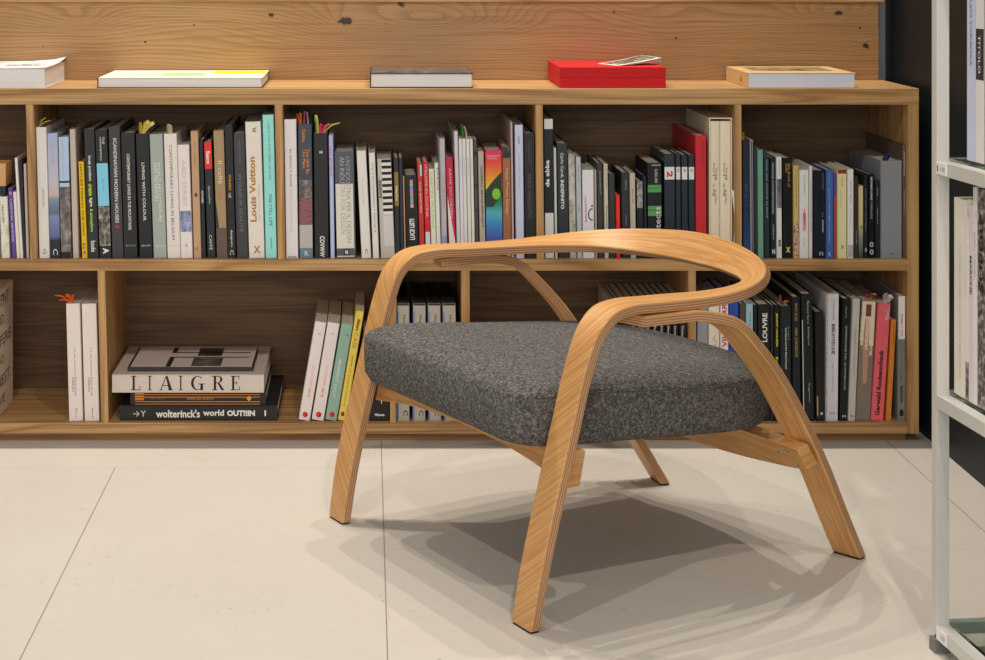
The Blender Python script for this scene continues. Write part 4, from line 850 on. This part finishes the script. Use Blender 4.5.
# ------------------------------------------------------------ armchair
CM = Vector((0.1162, 3.1972, 0)); ang = math.atan2(0.4724, 0.8814)
CHR = empty('armchair', CM, (0, 0, 0)); tag(CHR, 'low bentwood oak armchair with a thick grey felt seat cushion', 'armchair')
bx_, by_ = math.cos(ang), math.sin(ang)
def L2(u, w, h):        # chair coordinates (back, near side, up) relative to the chair's origin
    return Vector((u*bx_+w*by_, u*by_-w*bx_, h))
CO = [(-0.022, 0.3592, 0.0002), (-0.0079, 0.365, 0.0874), (0.0108, 0.368, 0.1736), (0.0334, 0.3692, 0.2584), (0.0558, 0.3702, 0.3425), (0.0777, 0.3717, 0.4252), (0.1034, 0.3718, 0.488), (0.1409, 0.3673, 0.5223), (0.1911, 0.3586, 0.5328), (0.2533, 0.3531, 0.5314), (0.3241, 0.3504, 0.5295), (0.3967, 0.3462, 0.5301), (0.4646, 0.3324, 0.5346), (0.5223, 0.3033, 0.5423), (0.5672, 0.2592, 0.5507), (0.5997, 0.2031, 0.5581), (0.6218, 0.139, 0.5644), (0.6344, 0.0703, 0.5696), (0.6384, 0.0, 0.5717)]
CI = [(-0.0221, 0.3007, 0.0002), (-0.0066, 0.3024, 0.0872), (0.0131, 0.3046, 0.1731), (0.0349, 0.3061, 0.2581), (0.0573, 0.3072, 0.3422), (0.0791, 0.3093, 0.4249), (0.1037, 0.3098, 0.4886), (0.1404, 0.3031, 0.5235), (0.1912, 0.2932, 0.5324), (0.2527, 0.2875, 0.531), (0.3194, 0.286, 0.529), (0.3866, 0.2832, 0.5266), (0.4491, 0.2724, 0.5251), (0.503, 0.25, 0.5237), (0.5451, 0.2157, 0.5212), (0.5741, 0.1697, 0.5189), (0.5935, 0.1165, 0.5176), (0.6043, 0.059, 0.5171), (0.6075, 0.0, 0.5166)]
CP = [(0.7326, 0.2867, -0.0004), (0.6771, 0.2998, 0.0928), (0.6242, 0.3101, 0.1877), (0.5676, 0.3181, 0.2801), (0.506, 0.3248, 0.3685), (0.4468, 0.3325, 0.433), (0.4009, 0.3363, 0.4722), (0.3335, 0.3331, 0.4905), (0.2903, 0.3303, 0.4918), (0.2085, 0.3294, 0.492)]
def cr(P, m):
    P = [Vector(p) for p in P]; Q = [2*P[0]-P[1]]+P+[2*P[-1]-P[-2]]; out = []
    for i in range(len(P)-1):
        p0, p1, p2, p3 = Q[i:i+4]
        for j in range(m):
            t = j/m; out.append(.5*((2*p1)+(-p0+p2)*t+(2*p0-5*p1+4*p2-p3)*t*t+(-p0+3*p1-3*p2+p3)*t**3))
    out.append(P[-1]); return out
TH = .0185; GL = .004
def strip(name, A_, B_, parent, shear_leg=0.0, back=False, leglen=None):
    """bent laminated strip; A_ and B_ are the two edges of its outer face"""
    n = len(A_); rings = []; S = [0.0]; Q = [0.0]
    total = sum(((A_[i]+B_[i])/2-(A_[i-1]+B_[i-1])/2).length for i in range(1, n))
    for i in range(1, n):
        d = ((A_[i]+B_[i])/2-(A_[i-1]+B_[i-1])/2).length
        S.append(S[-1]+d)
        pos = min(S[-1], total-S[-1]); sh = shear_leg*(1 if pos < .46 else max(0, 1-(pos-.46)/.10))
        sgn = 1 if S[-1] < total/2 else -1
        Q.append(Q[-1]+d*sh*sgn)
    c = .0018
    for i in range(n):
        a, b = A_[i], B_[i]
        m0, m1 = (A_[max(i-1, 0)]+B_[max(i-1, 0)])/2, (A_[min(i+1, n-1)]+B_[min(i+1, n-1)])/2
        tan = (m1-m0).normalized(); ac = (b-a); wd = ac.length; ac.normalize()
        nr = ac.cross(tan).normalized()
        if back: nr = -nr
        prof = [(0, c), (c, 0), (wd-c, 0), (wd, c), (wd, TH-c), (wd-c, TH), (c, TH), (0, TH-c)]
        ring = [a+ac*p+nr*q for p, q in prof]
        rings.append((ring, tan, wd))
    # trim feet flat on the glide
    for idx in (0, n-1):
        ring, tan, wd = rings[idx]
        if min(p.z for p in ring) < .06:
            ring[:] = [p+tan*((GL-p.z)/tan.z) for p in ring]
    verts = [p for rg, _, _ in rings for p in rg]; faces = []; fm = []; uvs = []
    pr = lambda wd: [(0, c), (c, 0), (wd-c, 0), (wd, c), (wd, TH-c), (wd-c, TH), (c, TH), (0, TH-c)]
    for i in range(n-1):
        for j in range(8):
            j2 = (j+1) % 8
            faces.append((i*8+j, i*8+j2, (i+1)*8+j2, (i+1)*8+j)); face = j in (1, 5, 0, 2, 4, 6); fm.append(0 if j in (0, 1, 2, 4, 5, 6) else 1)
            pa, pb = pr(rings[i][2]), pr(rings[i+1][2])
            def uv(ii, jj, P):
                if j in (3, 7): return (S[ii], P[jj][1])
                return (S[ii], P[jj][0]+Q[ii]+(0 if j in (0, 1, 2) else .37))
            uvs.append([uv(i, j, pa), uv(i, j2, pa), uv(i+1, j2, pb), uv(i+1, j, pb)])
    faces.append(tuple(range(7, -1, -1))); fm.append(1); uvs.append([(0, p[1]) for p in reversed(pr(.066))])
    faces.append(tuple((n-1)*8+j for j in range(8))); fm.append(1); uvs.append([(0, p[1]) for p in pr(.066)])
    o = mesh_obj(name, verts, faces, veneer, parent, 35, [veneer, ply_edge], fm, uvs)
    return o, rings
def half(P):
    return [Vector(p) for p in P]
def full(P):
    P = [Vector(p) for p in P]; P[-1].y = 0
    return P+[Vector((p.x, -p.y, p.z)) for p in P[:-1][::-1]]
Of = [L2(*p) for p in cr(full(CO), 10)]; If = [L2(*p) for p in cr(full(CI), 10)]
# order starts at the near front foot; settle both front feet on their marks
def mark(px, py): return Vector(((px-367)*F*CH/(py+40)/F, F*CH/(py+40), 0))-CM
nA = len(Of)
d0 = (mark(530.3, 633.5)+mark(510.8, 624.3)-Of[0]-If[0])/2; d1 = (mark(328.4, 518.6)+mark(342.2, 523.8)-Of[-1]-If[-1])/2
for E_ in (Of, If):
    for i, p in enumerate(E_):
        q = max(0, 1-p.z/.45); d_ = d0 if i < nA/2 else d1; p.x += d_.x*q; p.y += d_.y*q
loop, rings = strip('armrest_and_front_legs', Of, If, CHR, shear_leg=1.25)
loop['label'] = 'continuous bentwood loop forming both front legs, armrests and backrest'
def glide(ring, parent):
    c = sum(ring, Vector())/len(ring); v = []
    for p in ring: q = c+(p-c)*.92; v.append(Vector((q.x, q.y, 0.0)))
    for p in ring: q = c+(p-c)*.92; v.append(Vector((q.x, q.y, GL)))
    n = len(ring); f = [tuple(range(n)), tuple(range(2*n-1, n-1, -1))]+[(i, n+i, n+(i+1) % n, (i+1) % n) for i in range(n)]
    mesh_obj('foot_glide', v, f, rubber, parent)
glide(rings[0][0], loop); glide(rings[-1][0], loop)
FOOT = {1: (-.0017, .0067), -1: (-.0286, .0436)}
hw, tc = .0295, .0075
cp = cr(CP, 10)
# the leg strips: outer (back) face edges
def leg_edges(sgn):
    pts = []
    n = len(cp)
    for i, p in enumerate(cp):
        a, b = cp[max(i-1, 0)], cp[min(i+1, n-1)]; d = Vector((b.x-a.x, 0, b.z-a.z)).normalized()
        N = Vector((d.z, 0, -d.x))
        pts.append(p+N*TH)
    du, dw = FOOT[sgn]
    for p in pts:
        q = max(0, 1-p.z/.42); p.x += du*q; p.y += sgn*dw*q
    A_ = [L2(p.x+tc, sgn*(p.y+hw), p.z) for p in pts]; B_ = [L2(p.x-tc, sgn*(p.y-hw), p.z) for p in pts]
    return A_, B_
for sgn in (1, -1):
    A_, B_ = leg_edges(sgn)
    lg, rg = strip('rear_leg', A_, B_, CHR, back=(sgn > 0)); glide(rg[0][0], lg)

# rails
def prism_path(name, secs, mat, parent, smooth=30, bevel=.0015):
    """secs: list of 4-corner sections"""
    n = len(secs); v = [p for s in secs for p in s]; f = []; uvs = []; L = 0; Ls = [0]
    for i in range(1, n): L += (secs[i][0]-secs[i-1][0]).length; Ls.append(L)
    for i in range(n-1):
        for j in range(4):
            j2 = (j+1) % 4; f.append((i*4+j, i*4+j2, (i+1)*4+j2, (i+1)*4+j))
            w0 = (secs[i][j2]-secs[i][j]).length; w1 = (secs[i+1][j2]-secs[i+1][j]).length
            uvs.append([(Ls[i], j*.11), (Ls[i], j*.11+w0), (Ls[i+1], j*.11+w1), (Ls[i+1], j*.11)])
    f.append((3, 2, 1, 0)); uvs.append([(0, 0), (.01, 0), (.01, .03), (0, .03)]); f.append(tuple((n-1)*4+j for j in range(4))); uvs.append([(0, 0), (.01, 0), (.01, .03), (0, .03)])
    o = mesh_obj(name, v, f, mat, parent, smooth, None, None, uvs)
    b = o.modifiers.new('bevel', 'BEVEL'); b.width = bevel; b.segments = 2; b.limit_method = 'ANGLE'; b.angle_limit = math.radians(50)
    return o
# front rail, just behind the front legs
secs = []; N = 24
for i in range(N+1):
    w_ = -.345+.677*i/N; q = abs(w_)/.34
    zb_ = .257-.028*min(1, q)**2.2; zt_ = .290-.006*(1-q)
    u0 = .046+TH+.012+(zb_-.25)*.2; th = .026
    secs.append([L2(u0+.0, w_, zb_), L2(u0+th, w_, zb_), L2(u0+th+.012, w_, zt_), L2(u0+.012, w_, zt_)])
fr = prism_path('front_rail', secs, veneer, CHR)
# rear rail, in front of the rear legs
secs = []
for i in range(N+1):
    w_ = -.350+.70*i/N; q = abs(w_)/.35
    zb_ = .168+.034*q**1.6; zt_ = .243
        # follows the slope of the leg
    def ul(z): return .6105-(z-.2081)*.62-.0015
    th = .026
    secs.append([L2(ul(zb_)-th, w_, zb_-.008), L2(ul(zb_), w_, zb_), L2(ul(zt_), w_, zt_), L2(ul(zt_)-th, w_, zt_-.008)])
rr = prism_path('rear_rail', secs, veneer, CHR)
def ul(z): return .6105-(z-.2081)*.62-.0015
for (w_, z_) in ((.290, .217), (.322, .224), (.330, .199)):
    c0 = L2(ul(z_+.006)-.026-.0006, w_, z_); d = L2(-.85, 0, -.5).normalized()
    MB().tube([c0+d*.0012, c0-d*.003], .0050, 14).build('screw', steel, rr)
    MB().tube([c0+d*.0016, c0+d*.0011], .0016, 6).build('screw_socket', rubber, rr)

# cushion
def outline(npts=96):
    P = []
    W2 = .292; ub = .40; ue = .662; uf = -.004; rc = .055
    near = []
    for i in range(25):                       # rear arc from centre to near side
        a = PI/2*i/24; s = math.sin(a)**(2/2.7); c_ = math.cos(a)**(2/2.7) if math.cos(a) > 0 else 0
        near.append((ub+(ue-ub)*c_, W2*s))
    for i in range(1, 10): near.append((ub-(ub-uf-rc)*i/10, W2))
    for i in range(0, 9):
        a = PI/2*i/8; near.append((uf+rc-rc*math.sin(a), W2-rc+rc*math.cos(a)))
    for i in range(1, 8): near.append((uf, (W2-rc)*(1-i/8)))
    near.append((uf, 0))
    return near+[(u, -w_) for u, w_ in near[1:-1][::-1]]
OL = outline(); NO = len(OL)
nrm = []
for i in range(NO):
    a = OL[i-1]; b = OL[(i+1) % NO]; d = Vector((b[0]-a[0], b[1]-a[1])).normalized(); nrm.append(Vector((-d.y, d.x)))
cc = (.33, 0)
for i in range(NO):
    if nrm[i].dot(Vector((cc[0]-OL[i][0], cc[1]-OL[i][1]))) < 0: nrm[i] = -nrm[i]
def front(u):
    q = max(0, min(1, (.12-u)/.12)); return q*q*(3-2*q)
rings_ = []
def zbot(u): return .289-.062*u
def zside(u): return .386-.075*u
def ztop(u): return .406-.100*u
levels = [(.10, 'b', 0), (.05, 'b', 0), (.020, 'b', .001), (.008, 'b', .005), (.001, 'b', .016), (0, 'm', .5), (.0, 's', 0.0), (.0045, 's', .006), (.014, 's', .0120), (.030, 's', .0165), (.055, 's', .0192), (.085, 's', .0205)]
for ins, kd, q in levels:
    rg = []
    for i in range(NO):
        u, w_ = OL[i]; fr_ = front(u)
        k_ = 1+.55*fr_
        ii = ins*k_ if kd != 'm' else 0
        if kd == 'm': ii = 0
        rv = Vector((u-.33, w_)); rl = rv.length; uu, ww = .33+rv.x*(1-ii/rl), rv.y*(1-ii/rl)
        if kd == 'b': z = zbot(u)+q*(1+.5*fr_)
        elif kd == 'm': z = zbot(u)*.5+zside(u)*.5
        else: z = zside(u)-.006*fr_*(1-q/.024)+q
        rg.append(Vector((uu, ww, z)))
    rings_.append(rg)
last = rings_[-1]; c0 = Vector((.33, 0, 0))
for s in (.8, .6, .4, .2):
    rings_.append([Vector((c0.x+(p.x-c0.x)*s, p.y*s, 0)) for p in last])
    for j, p in enumerate(rings_[-1]):
        l0 = last[j]; e = 1-s
        p.z = zside(p.x)+.0205+.008*(1-s*s)
v = [L2(p.x, p.y, p.z) for rg in rings_ for p in rg]
f = []
for i in range(len(rings_)-1):
    for j in range(NO):
        j2 = (j+1) % NO; f.append((i*NO+j, i*NO+j2, (i+1)*NO+j2, (i+1)*NO+j))
k0 = len(v); v.append(L2(c0.x, 0, zside(c0.x)+.0285)); v.append(L2(c0.x, 0, zbot(c0.x)))
kt = (len(rings_)-1)*NO
for j in range(NO):
    j2 = (j+1) % NO; f.append((kt+j, kt+j2, k0)); f.append((j2, j, k0+1))
import bmesh
cu = mesh_obj('seat_cushion', v, f, felt, CHR)
bm = bmesh.new(); bm.from_mesh(cu.data); bmesh.ops.recalc_face_normals(bm, faces=bm.faces); bm.to_mesh(cu.data); bm.free()
for p in cu.data.polygons: p.use_smooth = True
cu['label'] = 'thick rounded grey felt seat cushion'
sp = [L2(p.x-0*p.x, p.y, p.z-.001) for p in rings_[6] if p.x > .03]
h_ = next(i for i in range(len(rings_[6])) if rings_[6][i].x <= .03)
sp = [L2(p.x, p.y, p.z-.001) for p in (rings_[6][h_:]+rings_[6][:h_]) if p.x > .03]
MB().tube(sp, .0016, 6, closed=False).build('seam', felt, cu, smooth=60)

# ------------------------------------------------------------ aluminium and glass shelving
PX0, PY0 = .9185, 2.84
th = math.atan(.095)
dv = Vector((math.sin(th), -math.cos(th), 0)); pv = Vector((math.cos(th), math.sin(th), 0))     # along the side toward the viewer, and inward
GS = empty('glass_shelf_unit', (PX0, PY0, 0), (0, 0, 0)); tag(GS, 'aluminium framed glass shelving unit at the right edge', 'shelving unit')
def gl(a, b, z): return dv*a+pv*b+Vector((0, 0, z))
def gbox(name, a0, a1, b0, b1, z0, z1, mat, bevel=.0006, parent=GS):
    P = [gl(a0, b0, z0), gl(a0, b1, z0), gl(a1, b1, z0), gl(a1, b0, z0)]; P += [p+Vector((0, 0, z1-z0)) for p in P]
    mb = MB(); mb.hexa([P[3], P[2], P[1], P[0], P[7], P[6], P[5], P[4]])
    return mb.build(name, mat, parent, bevel=bevel)
LEN, DEP = 1.0, .34
for a_ in (0, LEN):
    for b_ in (0, DEP):
        gbox('post', a_, a_+.020, b_, b_+.021, .03, 1.9, alu)
        gbox('foot', a_-.001, a_+.021, b_-.004, b_+.022, 0, .022, simple('grey_foot', (120, 118, 114), .5)); gbox('foot_stem', a_+.004, a_+.016, b_+.004, b_+.017, .022, .03, rubber)
t = NT('shelf_glass', .02, .5); t.b.inputs['Transmission Weight'].default_value = 1; t.b.inputs['IOR'].default_value = 1.45
t.set(t.b.inputs['Base Color'], (.80, .93, .88)); glass = t.m
LV = [(.046, .022), (.418, .022), (.796, .022), (1.17, .022), (1.54, .022)]
for zt_, hh in LV:
    zt_ += .0
    for b_ in (0, DEP): gbox('rail', .020, LEN, b_-.0005, b_+.020, zt_-hh, zt_, alu)
    for a_ in (0, LEN): gbox('rail', a_, a_+.018, .0215, DEP-.0005, zt_-hh, zt_, alu)
    gbox('glass_plate', .004, LEN-.004, .0225, DEP-.002, zt_-.004, zt_+.003, glass, .0003)
for zt_, s_ in ((.796, '1'), (.046, '')):
    tg = gbox('price_tag', .022, .060, -.0025, -.0006, zt_-.021, zt_-.001, paint('dcdad8'))
    if s_: text('tag_number', s_, paint('2c2c2c'), tg, Matrix.Translation(gl(.029, -.003, zt_-.011))@Matrix(((dv.x, 0, -pv.x), (dv.y, 0, -pv.y), (0, 1, 0))).to_4x4(), .003, .010)
    text('tag_lettering', 'A 250', paint('5c5c60'), tg, Matrix.Translation(gl(.048, -.003, zt_-.011))@Matrix(((dv.x, 0, -pv.x), (dv.y, 0, -pv.y), (0, 1, 0))).to_4x4(), .016, .006)
gG = 'books on the glass shelving unit'
def gbook(a0, wd, b0, z0, h, col, label, texts=(), dep=.22, lean=0.0, bands=()):
    r = empty('book', Vector((PX0, PY0, 0))+gl(a0, b0, z0+.0035), (lean, 0, 0)); tag(r, label, 'book', gG)
    # local axes: dv along thickness, pv depth
    def P(a, b, z): return dv*a+pv*b+Vector((0, 0, z))
    def bxx(nm, a0, a1, b0, b1, z0, z1, m):
        q = [P(a1, b0, z0), P(a1, b1, z0), P(a0, b1, z0), P(a0, b0, z0)]; q += [p+Vector((0, 0, z1-z0)) for p in q]
        mb = MB(); mb.hexa(q); return mb.build(nm, m, r)
    m = paint(col) if isinstance(col, str) else col
    t_ = .0015
    mb = MB()
    for (c0, c1, d0, d1) in ((0, wd, 0, t_), (0, t_, t_, dep), (wd-t_, wd, t_, dep)):
        q = [P(c1, d0, 0), P(c1, d1, 0), P(c0, d1, 0), P(c0, d0, 0)]; q += [p+Vector((0, 0, h)) for p in q]; mb.hexa(q)
    mb.build('cover', m, r)
    bxx('page_block', t_, wd-t_, t_, dep-.003, .002, h-.002, pages_m)
    for (za, zb, c) in bands: bxx('spine_band', .0005, wd-.0005, -.0003, .0001, za, zb, paint(c) if isinstance(c, str) else c)
    for (s, d, za, zb, c, f0, f1, bd) in texts:
        R = Matrix(((0, dv.x, -pv.x), (0, dv.y, -pv.y), (-1, 0, 0))) if d == 'd' else Matrix(((0, -dv.x, -pv.x), (0, -dv.y, -pv.y), (1, 0, 0)))
        text('spine_title', s, paint(c), r, Matrix.Translation(P((f0+f1)/2*wd, -.0006, (za+zb)/2))@R.to_4x4(), zb-za, (f1-f0)*wd, bd)
B0 = .028
z1 = .799; z2 = .421
gbook(.070, .030, B0, z1, .29, 'b4b8cc', 'pale lilac book with large letters on the upper glass shelf', [('TOKUJIN YOSHIOKA', 'd', .15, .30-.015, '6c6870', .3, .6, .01)])
gbook(.102, .028, B0, z1, .30, 'c9c6c0', 'white book with a black title label on the upper glass shelf', [('TITOLO', 'd', .14, .20, 'dcdcdc', .3, .6, .01)], bands=[(.13, .21, '2a2826')])
gbook(.133, .03, B0, z1, .28, '5c504a', 'brown book nearest the right edge on the upper glass shelf')
gbook(.166, .03, B0, z1, .30, 'a8a49c', 'grey book cut off by the right edge on the upper glass shelf')
gbook(.036, .040, B0-.006, z2, .315, 'cdc5b6', 'thick cream book at the far end of the middle glass shelf', [('Architettura contemporanea moderna in Italia e altrove', 'd', .03, .24, '6a6258', .5, .62, 0)])
gbook(.078, .012, B0-.006, z2, .29, 'c9c3c0', 'thin white book beside the thick cream one on glass', bands=[(.0, .06, grey_photo)])
gbook(.092, .011, B0-.006, z2, .31, 'bcb6bc', 'thin lilac grey book third on the middle glass shelf', [('MARCHE', 'd', .17, .23, '2c2c2c', .2, .8, .02)])
gbook(.105, .014, B0-.006, z2, .34, 'd3cdc6', 'tall white book fourth on the middle glass shelf', [('grafica e design', 'd', .2, .27, '5c5c5c', .3, .6, 0)])
gbook(.121, .034, B0-.006, z2, .34, grey_photo, 'black and white photo covered book at the right edge', [('SUPERF', 'u', .18, .30, '1c1c1c', .2, .6, .02)])
gbook(.158, .03, B0-.006, z2, .32, 'c6c2bc', 'white book cut off by the right edge on middle glass shelf')

flush_text()
